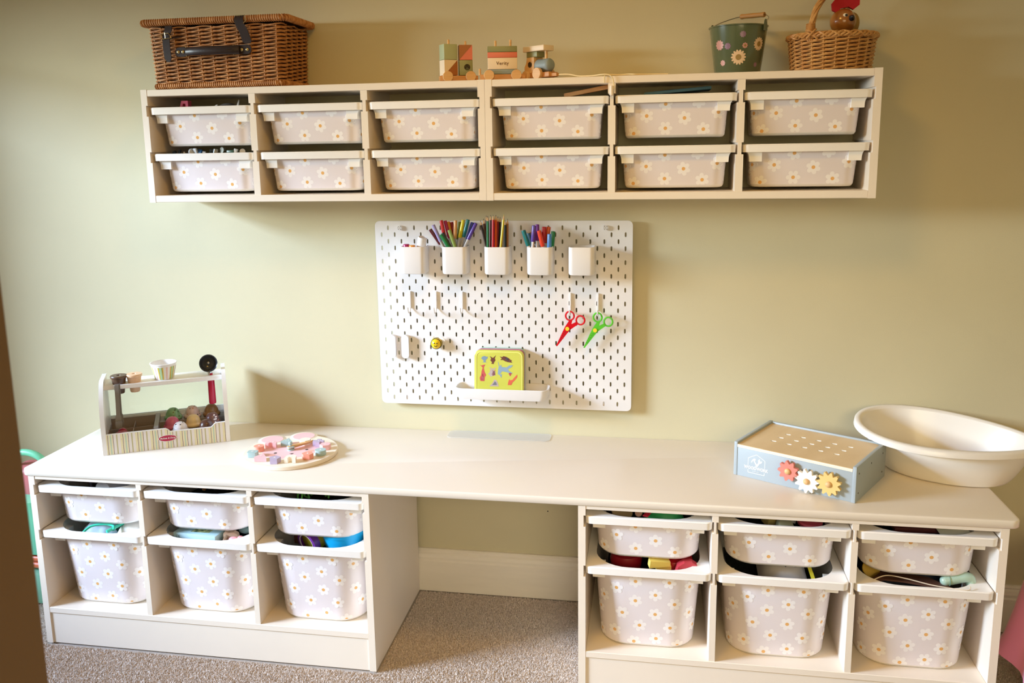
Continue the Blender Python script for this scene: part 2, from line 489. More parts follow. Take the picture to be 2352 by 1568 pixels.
WD = [(1.413, 1.490), (1.496, 1.495), (1.365, 1.461), (1.461, 1.454), (1.413, 1.429), (1.509, 1.425), (1.332, 1.417), (1.546, 1.467), (1.574, 1.429), (1.312, 1.462), (1.302, 1.435)]
WD = [(x-cw0, z-1.405) for x, z in WD]
small_wall = make_bin('storage_bin', 'x', .1535, .099, .089, .020, (.1345, .080), (.127, .069), .036, WD, True)
COLN = ['first', 'second', 'third']
endn = {0: 'ice cream stand', 1: 'baby bath'}
protos = [small_base, tall_base, small_wall]
used = set()
def place(proto, loc, label, group):
    if proto.name not in used:
        used.add(proto.name); proto.location = loc; proto['label'] = label; proto['group'] = group; return proto
    return dup(proto, loc, 0, label, group)
GAPW = {0: ['the outer column under the ice cream stand end', 'the middle column of the ice cream stand end frame', 'the column beside the knee gap, ice cream stand side'],
        1: ['the column beside the knee gap, baby bath side', 'the middle column of the baby bath end frame', 'the outer column under the baby bath end']}
for u, X in enumerate((LX, RX)):
    for k, x in enumerate(X):
        place(small_base, (x+(.0 if u else .0), -.252, .361), 'shallow daisy bin, top of ' + GAPW[u][k], 'shallow daisy bins under the desk')
        place(tall_base, (x, -.254, .1145), 'deep daisy bin, bottom of ' + GAPW[u][k], 'deep daisy bins under the desk')
WN = [['the bay below the wicker hamper', 'the second bay from the hamper end', 'the bay left of the central seam'], ['the bay just right of the central seam', 'the fifth bay, beside the bucket end', 'the end bay below the round basket']]
for u, X in enumerate((WLX, WRX)):
    for k, x in enumerate(X):
        place(small_wall, (x, -.1065, 1.405), 'daisy-print bin in the top row of ' + WN[u][k], 'daisy bins in the wall shelves')
        place(small_wall, (x, -.1065, 1.276), 'daisy-print bin in the bottom row of ' + WN[u][k], 'daisy bins in the wall shelves')

# ---------------------------------------------------------------- pegboard
PX, PZ, PYF, PYB = .8913, .6173, -.0255, -.0205
def pegboard():
    mb = MB()
    t = thing('pegboard', 'large white slotted pegboard fixed to the wall between shelf and desk', 'pegboard', (PX, 0, PZ))
    def faces(pts_list):   # front and back copies of a 2d quad/ngon
        pass
    slot = []
    hw, hh = .0025, .0072
    for k in range(12):
        a = -PI/2+2*PI*k/12+1e-4
        x = hw*math.cos(a); z = hw*math.sin(a)
        z += (hh-hw) if z > 0 else -(hh-hw)
        slot.append((x, z))
    def outer(p, W=.02, H=.01):
        x, z = p
        k = max(abs(x)/W, abs(z)/H)
        return (x/k, z/k)
    # outline of the cell as 12 points ccw starting bottom
    cell = [(.0, -.01), (.010, -.01), (.02, -.01), (.02, 0), (.02, .01), (.010, .01), (.0, .01), (-.010, .01), (-.02, .01), (-.02, 0), (-.02, -.01), (-.010, -.01)]
    slot = [(0, -hh), (hw*.6, -hh+hw*.35), (hw, -hh+hw*1.1), (hw, 0), (hw, hh-hw*1.1), (hw*.6, hh-hw*.35), (0, hh), (-hw*.6, hh-hw*.35), (-hw, hh-hw*1.1), (-hw, 0), (-hw, -hh+hw*1.1), (-hw*.6, -hh+hw*.35)]
    V = []; F = []
    def hole(cx, cz):
        b = len(V)
        for y in (PYF, PYB):
            V.extend([(cx+x, y, cz+z) for x, z in cell]); V.extend([(cx+x, y, cz+z) for x, z in slot])
        for i in range(12):
            j = (i+1) % 12
            F.append((b+i, b+j, b+12+j, b+12+i))              # front
            F.append((b+24+i, b+36+i, b+36+j, b+24+j))        # back
            F.append((b+12+i, b+12+j, b+36+j, b+36+i))        # slot wall
    def quad(x0, x1, z0, z1):
        b = len(V)
        V.extend([(x0, PYF, z0), (x1, PYF, z0), (x1, PYF, z1), (x0, PYF, z1), (x0, PYB, z0), (x1, PYB, z0), (x1, PYB, z1), (x0, PYB, z1)])
        F.append((b, b+1, b+2, b+3)); F.append((b+7, b+6, b+5, b+4))
    for r in range(27):
        cz = .02+.02*r
        if r % 2 == 0:
            for k in range(18): hole(.04+.04*k, cz)
            if r in (0, 26):
                pass
            else:
                quad(0, .02, cz-.01, cz+.01); quad(.74, .76, cz-.01, cz+.01)
        else:
            for k in range(19): hole(.02+.04*k, cz)
    R = .014
    def strip(top):
        # end strips with rounded corners: z 0..0.01 plus corner cells of the outer row
        pts = []
        z_in2 = .03
        arc = [(R-R*math.cos(a), R-R*math.sin(a)) for a in [i*PI/12 for i in range(7)]]   # from (0,R) to (R,0)
        polyL = [(.02, .01), (.02, .03), (0, .03)] + arc + [(.02, 0)]
        for mir in (0, 1):
            P = [((.76-x) if mir else x, (.56-z) if top else z) for x, z in polyL]
            if mir != top: pass
            n = len(P)
            ar = sum(P[i][0]*P[(i+1) % n][1]-P[(i+1) % n][0]*P[i][1] for i in range(n))
            if ar < 0: P = P[::-1]
            b = len(V)
            V.extend([(x, PYF, z) for x, z in P]); V.extend([(x, PYB, z) for x, z in P])
            F.append(tuple(range(b, b+n))); F.append(tuple(range(b+n, b+2*n))[::-1])
        quad(.02, .74, .55 if top else 0, .56 if top else .01)
    strip(0); strip(1)
    mb.add(V, F)
    o = rrect(.38, .28, R, 6, .38, .28)
    mb.prism([(x, z) for x, z in o], PYF, PYB, 'y', caps=False)
    mb.build('slotted_board', m_peg, t, smooth=0)
    for x, z in ((.08, .54), (.68, .54), (.08, .02), (.68, .02)):
        MB().cyl((x, 0, z), (x, PYB, z), .011, 16).build('wall_spacer', m_peg, t)
    for x in (.078, .684):
        s = MB().cyl((x, PYF-.008, .54), (x, PYF, .54), .0072, 20)
        sc = s.build('fixing_knob', m_peg, t)
        q = MB()
        for k in range(4):
            a0 = k*PI/2+.3
            q.tube([(x+.0052*math.cos(a0+i*.16), PYF-.0082, .54+.0052*math.sin(a0+i*.16)) for i in range(7)], .0006, 5)
        q.ball((x, PYF-.0082, .54), .0011, nu=8, nv=6)
        q.build('slot_mark', flat('grey_mark', '#6b635c'), sc)
pegboard()

# cups
def make_cup():
    t = thing('pegboard_cup', 'x', 'cup', (0, 0, 0), 0, 'white cups hooked on the pegboard')
    w, d, H = .0365, .032, .080
    mb = MB()
    def ring(ins, z, r=.014): return [(x, y, z) for x, y in rrect(w-ins, d-ins, r, 6)]
    mb.loft([ring(.006, 0), ring(.0018, .0015), ring(.0, .006), ring(0, H-.001), ring(.0006, H), ring(.0022, H), ring(.0028, H-.001), ring(.0035, .004)], cap0=True)
    b = ring(.0035, .004)
    mb.add(b, [tuple(range(len(b)))])
    mb.build('cup_body', m_peg, t, smooth=40)
    mb = MB().box(-.03, d-.001, .006, .03, d+.0062, .074, bev=.002)
    mb.build('back_clip', m_peg, t)
    return t
CUPX = [1.022, 1.146, 1.270, 1.393, 1.511]
cupn = ['white cup holding two round pots and a glue stick, nearest the board corner', 'white cup holding a fan of capped felt pens', 'white cup packed with coloured pencils', 'white cup of short felt pens with purple and orange caps', 'empty white cup near the blank side of the board']
cup = make_cup()
for i, x in enumerate(CUPX):
    if i == 0: cup.location = (x, -.0645, 1.0285); cup['label'] = cupn[0]
    else: dup(cup, (x, -.0645, 1.0285), 0, cupn[i], 'white cups hooked on the pegboard')

PC = dict(maroon='#5a1a22', lilac='#a59ac9', red='#c4141f', magenta='#b0245c', amber='#d98a1c', crimson='#8e1528', peach='#dda269', olive='#6f7a22', yellow='#d9c414', teal='#12706f', navy='#2b3590', purple='#5d3f97', green='#157a45', charcoal='#3b3a3c', sage='#8ea45a',
          darkbrown='#33211c', brown='#5a3524', mauve='#6f4450', orange='#df5a20', black='#26302c', tan='#a9703f', slate='#39637a', mustard='#c49232', violet='#7b2f9c', coral='#e2482f', blue='#4f86c9')
def frame_to(p0, p1):
    d = Vector(p1)-Vector(p0); q = d.to_track_quat('Z', 'Y'); return Matrix.Translation(p0) @ q.to_matrix().to_4x4(), d.length
def felt_pen(col, top, base, label, short=False, open_cap=False):
    T, L = frame_to(base, top)
    t = bpy.data.objects.new('felt_pen', None); COL.objects.link(t); t.empty_display_size = .02
    t.matrix_world = T
    tag(t, label, 'pen', 'felt pens in the pegboard cups')
    capL = .052 if not short else .046
    body = MB(); body.lathe([(0, 0), (.0038, .0), (.0042, .002), (.0042, L-capL+.006), (0, L-capL+.006)], 12)
    body.build('barrel', flat('pen_barrel_grey', '#b8b3b0') if not short else flat('pen_barrel_white', '#ece9ea'), t)
    c = MB(); r = .0054 if not short else .0065
    if open_cap: c.lathe([(r*.92, L-capL), (r, L-capL+.003), (r*.93, L-.001), (r*.88, L), (r*.7, L), (r*.66, L-.008), (0, L-.008)], 14)
    else: c.lathe([(r*.92, L-capL), (r, L-capL+.003), (r*.96, L-.002), (r*.86, L), (0, L)], 14)
    c.build('cap', flat('ink_'+col, PC[col], .3), t)
def pencil(col, tip, base, label):
    T, L = frame_to(base, tip)
    t = bpy.data.objects.new('coloured_pencil', None); COL.objects.link(t); t.empty_display_size = .02
    t.matrix_world = T
    tag(t, label, 'pencil', 'coloured pencils in the third cup')
    MB().lathe([(0, 0), (.0036, 0), (.0036, L-.014), (0, L-.014)], 6).build('shaft', flat('lacquer_'+col, PC[col], .3), t, smooth=0)
    MB().lathe([(.0036, L-.0142), (.0012, L-.004), (0, L-.004)], 10).build('sharpened_wood', flat('cedar', '#d9b07f', .6), t)
    MB().lathe([(.0012, L-.0042), (.0003, L), (0, L)], 8).build('lead', flat('lead_'+col, PC[col] if col in ('yellow',) else '#3a2320', .4), t)
PEN2 = [('maroon', (1.072, -0.07, 1.157), (1.146, -0.044, 1.036)), ('lilac', (1.085, -0.085, 1.171), (1.139, -0.062, 1.036)), ('red', (1.103, -0.06, 1.182), (1.131, -0.06, 1.036)), ('magenta', (1.112, -0.05, 1.18), (1.149, -0.062, 1.036)), ('amber', (1.12, -0.045, 1.177), (1.151, -0.057, 1.036)), ('crimson', (1.129, -0.04, 1.175), (1.158, -0.052, 1.036)), ('peach', (1.146, -0.06, 1.182), (1.137, -0.06, 1.036)), ('olive', (1.155, -0.045, 1.177), (1.136, -0.057, 1.036)), ('yellow', (1.171, -0.07, 1.184), (1.139, -0.07, 1.036)), ('teal', (1.185, -0.07, 1.185), (1.142, -0.07, 1.036)), ('navy', (1.194, -0.05, 1.175), (1.146, -0.062, 1.036)), ('purple', (1.209, -0.075, 1.175), (1.137, -0.075, 1.036)), ('green', (1.108, -0.09, 1.144), (1.169, -0.073, 1.036)), ('charcoal', (1.11, -0.075, 1.147), (1.171, -0.088, 1.036)), ('sage', (1.133, -0.09, 1.157), (1.171, -0.077, 1.036))]
for c, a, b in PEN2: felt_pen(c, a, b, c+' capped felt pen leaning in the fanned cup of felt pens')
PEN3 = [('darkbrown', (1.22, -0.07, 1.183), (1.253, -0.07, 1.036)), ('brown', (1.227, -0.055, 1.186), (1.245, -0.065, 1.036)), ('mauve', (1.234, -0.05, 1.195), (1.242, -0.05, 1.036)), ('green', (1.244, -0.08, 1.196), (1.242, -0.08, 1.036)), ('maroon', (1.251, -0.07, 1.198), (1.245, -0.07, 1.036)), ('red', (1.261, -0.085, 1.2), (1.257, -0.085, 1.036)), ('orange', (1.268, -0.08, 1.199), (1.264, -0.08, 1.036)), ('crimson', (1.27, -0.06, 1.193), (1.264, -0.06, 1.036)), ('charcoal', (1.276, -0.055, 1.191), (1.268, -0.055, 1.036)), ('yellow', (1.292, -0.085, 1.2), (1.273, -0.085, 1.036)), ('black', (1.291, -0.06, 1.183), (1.289, -0.06, 1.036)), ('tan', (1.297, -0.055, 1.186), (1.294, -0.055, 1.036)), ('purple', (1.2565, -0.052, 1.191), (1.2565, -0.052, 1.036))]
PN = dict(darkbrown='near-black brown pencil leaning outwards at the edge of the pencil cup', brown='brown pencil at the back edge of the pencil cup', mauve='mauve pencil behind the green one in the pencil cup', green='dark green pencil at the front of the pencil cup', maroon='maroon pencil between the green and red pencils', red='bright red pencil at the front of the pencil cup', orange='orange pencil standing beside the red pencil', crimson='crimson pencil behind the orange pencil', charcoal='dark grey pencil between orange and yellow pencils', yellow='yellow pencil, tallest at the front of the pencil cup', black='black-green pencil beside the yellow pencil', tan='tan brown pencil at the end of the pencil cup', purple='purple pencil standing behind the red pencil')
for c, a, b in PEN3: pencil(c, a, b, PN[c])
PEN4 = [('teal', (1.346, -0.08, 1.155), (1.384, -0.08, 1.036)), ('slate', (1.357, -0.06, 1.145), (1.383, -0.06, 1.036)), ('mustard', (1.36, -0.05, 1.147), (1.379, -0.05, 1.036)), ('purple', (1.377, -0.08, 1.169), (1.366, -0.08, 1.036)), ('violet', (1.383, -0.06, 1.17), (1.383, -0.06, 1.036)), ('coral', (1.392, -0.09, 1.155), (1.418, -0.076, 1.036)), ('red', (1.403, -0.06, 1.163), (1.398, -0.06, 1.036)), ('orange', (1.415, -0.05, 1.162), (1.395, -0.05, 1.036)), ('blue', (1.421, -0.085, 1.145), (1.418, -0.085, 1.036)), ('green', (1.429, -0.06, 1.15), (1.418, -0.06, 1.036))]
for c, a, b in PEN4: felt_pen(c, a, b, 'short '+c+' felt pen in the fourth cup beside the empty cup', True, c in ('coral', 'blue', 'green', 'red'))
# lids and tape in the first cup
for nm, col, c in (('magenta', '#a51d63', (.999, -.070, 1.108)), ('orange', '#e0912a', (1.019, -.079, 1.106))):
    tag(MB().lathe([(0, -.016), (.0085, -.016), (.0092, -.013), (.0092, .004), (.008, .006), (0, .006)], 24, c=c).build('pen_cap_disc', flat('lid_'+nm, col, .3)), nm+' round pot top poking out of the cup with the glue stick', 'pot', 'round pots in the first cup')
T, L = frame_to((1.040, -.060, 1.100), (1.048, -.066, 1.134))
tr = MB(); tr.T = T; tr.lathe([(.012, -.006), (.0135, -.004), (.0135, L-.002), (.012, L), (.0115, L-.002), (.0, L-.003)], 28)
tag(tr.build('tape_roll', flat('tape_white', '#efeae6')), 'white capped glue stick leaning in the first cup', 'glue stick').name = 'glue_stick'

# hooks
def j_hook(x, label, first=[None]):
    if first[0] is None:
        t = thing('peg_hook', label, 'hook', (x, 0, .968), 0, 'slim white hooks on the pegboard')
        MB().box(-.0025, PYF-.006, -.052, .0025, PYF, .0, bev=.001).build('back_plate', m_peg, t)
        p = [(0, PYF-.006, -.030)] + [(0, PYF-.010-.022*math.sin(a)*1.0, -.052+.0-.010*math.sin(a*.5)+(.0)) for a in (.3,)]
        pts = [(0, PYF-.004, -.046), (0, PYF-.006, -.054), (0, PYF-.011, -.0605), (0, PYF-.019, -.063), (0, PYF-.027, -.0605), (0, PYF-.032, -.054), (0, PYF-.033, -.044)]
        MB().tube(pts, .0019, 8).build('hook_arm', m_peg, t)
        first[0] = t; return t
    return dup(first[0], (x, 0, .968), 0, label)
for x, l in ((.993, 'empty slim white hook nearest the board edge'), (1.073, 'empty slim white hook, middle of the three empty ones'), (1.153, 'empty slim white hook farthest from the board edge'), (1.474, 'slim white hook carrying the red scissors'), (1.554, 'slim white hook carrying the green scissors')): j_hook(x, l)
# oval clips
def oval_clip(x, label, first=[None]):
    if first[0] is None:
        t = thing('peg_clip', label, 'clip', (x, 0, .800), 0, 'white oval clips on the pegboard')
        MB().prism(rrect(.0115, .036, .0113, 8), -.044, -.034, 'y').build('front_pad', m_peg, t, smooth=50)
        MB().prism(rrect(.0100, .030, .0098, 8, 0, .004), -.036, PYF, 'y').build('back_loop', m_peg, t, smooth=50)
        first[0] = t; return t
    return dup(first[0], (x, 0, .800), 0, label)
oval_clip(.935, 'white oval clip nearest the pegboard edge'); oval_clip(.976, 'white oval clip beside the bee magnet side')

# scissors
def scissors(loc, col, m, label, name='craft_scissors'):
    t = thing(name, label, 'scissors', loc, 0, 'craft scissors hanging from hooks')
    t.scale = (1.16, 1, 1.14)
    def rot(p, a): return (p[0]*math.cos(a)-p[1]*math.sin(a), p[0]*math.sin(a)+p[1]*math.cos(a))
    # local xz plane; origin at hanging point (top inside of left ring)
    def ringm(cx, cz, r, y):
        mb = MB(); mb.tube([(cx+r*math.cos(a), y, cz+r*1.08*math.sin(a)) for a in [2*PI*k/24 for k in range(24)]], .0023, 8, closed=True); return mb
    ringm(0, -.0150, .0105, 0).build('finger_ring', m, t)
    ringm(.0265, -.0255, .0105, -.002).build('finger_ring', m, t)
    # arms/blades from rings to pivot (-.009,-.058) and tip (-.038,-.097)
    piv = (-.006, -.0475); tip = (-.034, -.094)
    def blade(p0, w0, p1, w1, p2, y0, y1):
        P0, P1, P2 = Vector(p0), Vector(p1), Vector(p2)
        n0 = (P1-P0).normalized(); n0 = Vector((-n0.y, n0.x)); n1 = (P2-P1).normalized(); n1 = Vector((-n1.y, n1.x))
        pts = [P0-n0*w0, P1-n1*w1, P2-n1*.0012, P2+n1*.0012, P1+n1*w1, P0+n0*w0]
        return MB().prism([(p.x, p.y) for p in pts], y0, y1, 'y')
    blade((.003, -.0255), .0035, piv, .0075, tip, -.002, .0005).build('blade', m, t, smooth=0)
    blade((.018, -.0330), .0040, piv, .0070, (tip[0]+.0015, tip[1]+.001), -.0047, -.0022).build('blade', m, t, smooth=0)
    MB().cyl((piv[0], -.0075, piv[1]), (piv[0], -.0045, piv[1]), .0050, 20).build('pivot_button', flat('pivot_yellow', '#ecd238'), t)
    z = MB()
    if name:
        for k in range(6):
            f = .2+.1*k; c = Vector(piv).lerp(Vector(tip), f)
            z.tube([(c.x-.003, -.0049, c.y+.001), (c.x, -.0049, c.y-.001), (c.x+.003, -.0049, c.y+.0012)], .0005, 4)
    z.build('blade_marking', flat('mark_'+col, '#7c1222' if col == 'red' else '#3f8f2c'), t)
    return t
m_red = mat('red_clear_plastic', '#d31222', .18, coat=.5)
m_grn = mat('green_clear_plastic', '#6cd83f', .18, coat=.5, trans=.25)
scissors((1.474, -.0455, .9210), 'red', m_red, 'red plastic craft scissors hanging from a pegboard hook')
scissors((1.554, -.0455, .9180), 'green', m_grn, 'lime green plastic craft scissors hanging from a pegboard hook')

# bee magnet
bee = thing('bee_toy', 'small yellow and black smiling bee stuck on the pegboard', 'toy', (1.073, -.040, .812))
MB().ball((0, 0, 0), .0165, nu=24, nv=16).build('bee_body', flat('bee_yellow', '#ecc81a', .3), bee)
m_blk = flat('bee_black', '#221c18', .3)
b = MB()
for yy, rr in ((.004, .0160), (-.006, .0153)):
    b.tube([(rr*math.cos(a)*1.0, yy, rr*math.sin(a)) for a in [2*PI*k/28 for k in range(28)]], .0014, 6, closed=True)
b.build('stripe', m_blk, bee)
f = MB(); f.ball((-.0030, -.0162, .0035), .0020, nu=8, nv=6).ball((.0050, -.0158, .0035), .0020, nu=8, nv=6)
f.tube([(-.004, -.0160, -.003), (-.001, -.0165, -.0058), (.003, -.0163, -.0058), (.006, -.0155, -.0030)], .0009, 6)
f.build('face', m_blk, bee)
for sx in (-1, 1):
    w = MB(); w.T = Matrix.Translation((sx*.017, .002, .014)) @ Matrix.Rotation(-sx*.9, 4, 'Y'); w.ball((0, 0, 0), .012, sc=(.45, .12, 1))
    w.build('wing', mat('bee_wing', '#f6f4f0', .3), bee)
MB().cyl((0, .012, 0), (0, .0143, 0), .008, 16).build('magnet', m_dark, bee)

# tray with stickers tins
tr = thing('pegboard_tray', 'long white shallow tray hooked low on the pegboard', 'tray', (1.277, -.0655, .657))
mb = MB(); w, d, H = .139, .039, .036
def ring(ins, z, r=.022): return [(x, y, z) for x, y in rrect(w-ins, d-ins, r, 7)]
mb.loft([ring(.014, 0), ring(.007, .002), ring(.003, .012), ring(.0, H-.001), ring(.0008, H), ring(.0022, H), ring(.003, H-.001), ring(.010, .005)], cap0=True)
bb = ring(.010, .005); mb.add(bb, [tuple(range(len(bb)))]); mb.build('tray_body', m_peg, tr, smooth=40)
MB().box(-.10, d-.002, .008, .10, d+.0008, .030).build('back_clip', m_peg, tr)
def tin(loc, w, h, d, body_m, label, art=False):
    t = thing('sticker_tin', label, 'tin', loc, math.radians(2), 'sticker tins standing in the pegboard tray')
    t.rotation_euler = (math.radians(-7), 0, math.radians(1))
    def r_(ins, y): return [(x, y, z) for x, z in rrect(w-ins, h-ins, .018, 7, 0, h)][::-1]
    MB().loft([r_(.0015, 0), r_(0, .0015), r_(0, d-.0015), r_(.0015, d)], cap0=True, cap1=True).build('tin_box', body_m, t, smooth=40)
    if art:
        o = rrect(w-.0045, h-.0045, .015, 7, 0, h); i_ = rrect(w-.0065, h-.0065, .014, 7, 0, h)
        n = len(o)
        MB().add([(x, -.0008, z) for x, z in o]+[(x, -.0008, z) for x, z in i_], [(i, (i+1) % n, n+(i+1) % n, n+i) for i in range(n)]).build('edge_line', flat('tin_edge', '#f0ee86', .3), t)
        cols = ['#c65a56', '#8ba3b5', '#6d4038', '#b04a60', '#b9a8a6', '#d9684f', '#7d93a8']
        rg = random.Random(5)
        def blob(cx, cz, pts, c, nm='animal_sticker'):
            MB().prism([(cx*1.12+x*1.08, cz+z) for x, z in pts], -.0003, -.0001, 'y').build(nm, flat('art_'+c, c, .3), t, smooth=0)
        S = .001
        fish = [(-10, 0), (-6, 5), (0, 7), (6, 4), (9, 6), (8, 0), (4, -4), (2, -9), (6, -12), (-6, -12), (-2, -8), (-6, -4)]
        bat = [(-5, -12), (-2, -8), (-7, -3), (-5, 4), (-9, 10), (-3, 7), (0, 5), (3, 8), (8, 13), (5, 4), (7, -2), (3, -8), (2, -13)]
        seal = [(-17, 8), (-10, 6), (-6, 9), (2, 7), (10, 2), (13, -2), (17, -2), (15, -6), (18, -10), (10, -9), (4, -8), (-2, -6), (-8, -2), (-15, -3), (-11, 2)]
        mer = [(-9, 20), (-4, 18), (0, 20), (7, 21), (3, 15), (2, 10), (5, -2), (9, -10), (5, -16), (4, -28), (-7, -28), (-9, -18), (-5, -10), (-4, 0), (-1, 12), (-4, 15)]
        but = [(-9, 13), (-3, 12), (0, 8), (5, 11), (11, 13), (8, 8), (4, 6), (9, 0), (8, -6), (10, -10), (2, -12), (-4, -15), (-8, -9), (-12, -7), (-7, -2), (-6, 4), (-3, 7)]
        bird = [(-20, 26), (-17, 20), (-15, 10), (-11, 16), (-9, 9), (4, 8), (12, 14), (22, 15), (18, 9), (8, 2), (12, -3), (22, -9), (14, -9), (4, -6), (-8, -4), (-14, -14), (-8, -12), (-10, -24), (-14, -16), (-20, -12), (-19, 0), (-17, 10)]
        gor = [(-16, -15), (-8, -6), (-2, 6), (4, 3), (8, -6), (10, -15)]
        fox = [(-13, -16), (-12, -8), (-9, 2), (-6, -2), (0, 0), (6, 8), (13, 16), (13, 8), (6, -2), (0, -8), (-3, -16)]
        def sc_(p): return [(x*S*1.0, z*S*1.0) for x, z in p]
        blob(-.038, .1155, sc_(fish), cols[6]); blob(-.016, .112, sc_(bat), cols[2]); blob(.018, .114, sc_(seal), cols[2])
        blob(.022, .114, sc_([(x*.35, z*.6) for x, z in seal]), cols[6])
        blob(-.0425, .076, sc_(mer), cols[0]); blob(-.018, .076, sc_(but), cols[4]); blob(-.014, .073, sc_([(x*.5, z*.6) for x, z in but]), cols[3])
        blob(.016, .082, sc_(bird), cols[1]); blob(.030, .071, [(x*.5*S, z*.5*S) for x, z in fish], cols[3]); blob(-.010, .048, sc_(gor), cols[4]); blob(.036, .054, sc_(fox), cols[5])
        blob(-.010, .045, [(x*.5*S, z*.5*S) for x, z in gor], '#8b95a8'); blob(-.043, .062, [(x*.5*S, z*.4*S) for x, z in mer], '#d9788a')
    return t
tin((1.268, -.084, .663), .0735, .0700, .012, flat('tin_yellow', '#c9c957', .3), 'yellow sticker tin printed with animals, front of the tins in the tray', True)
tin((1.269, -.0695, .663), .0725, .0705, .011, flat('tin_pink', '#a9687f', .3), 'dusky pink tin behind the yellow sticker tin')
tin((1.270, -.056, .663), .0715, .0705, .009, flat('tin_green', '#9fc4b4', .3), 'pale green tin, rearmost of the tins in the tray')

# clear plastic mat against the wall
tag(MB().prism(rrect(.157, .033, .016, 6, 1.258, -.035), .5284, .5298, 'z').build('plastic_strip', mat('frosted_strip', '#e6e4df', .25, alpha=.5)), 'thin frosted plastic strip lying at the wall edge of the desk', 'mat')

# ---------------------------------------------------------------- wicker hamper
def catmull(pts, k=4, closed=False):
    pts = [Vector(p) for p in pts]; out = []; n = len(pts)
    for i in range(n if closed else n-1):
        p0 = pts[i-1] if (closed or i > 0) else pts[0]; p1 = pts[i]; p2 = pts[(i+1) % n]; p3 = pts[(i+2) % n] if (closed or i+2 < n) else pts[-1]
        for j in range(k):
            t = j/k
            out.append(.5*((2*p1)+(-p0+p2)*t+(2*p0-5*p1+4*p2-p3)*t*t+(-p0+3*p1-3*p2+p3)*t**3))
    if not closed: out.append(pts[-1])
    return out
def resample(poly, n):
    P = [Vector(p) for p in poly]; P.append(P[0]); d = [0]
    for i in range(1, len(P)): d.append(d[-1]+(P[i]-P[i-1]).length)
    out = []; j = 0
    for k in range(n):
        s = d[-1]*k/n
        while d[j+1] < s: j += 1
        t = (s-d[j])/max(d[j+1]-d[j], 1e-9); p = P[j].lerp(P[j+1], t)
        tg = (P[j+1]-P[j]).normalized(); out.append((p, Vector((tg.y, -tg.x))))
    return out
def helix_wrap(mb, path, R, r, pitch, m=None):
    """a rod wound closely around a path"""
    path = [Vector(p) for p in path]; pts = []; s = 0; per = 8
    up_ = Vector((0, 0, 1)); acc = 0; seglen = pitch/per
    for i in range(len(path)-1):
        a, b = path[i], path[i+1]; L = (b-a).length; t = (b-a).normalized()
        x = t.cross(up_); x = x.normalized() if x.length > 1e-4 else Vector((1, 0, 0)); y = t.cross(x)
        while acc < L:
            an = 2*PI*s/per; pts.append(a+t*acc+(x*math.cos(an)+y*math.sin(an))*R); s += 1; acc += seglen
        acc -= L
    mb.tube(pts, r, 4, m)
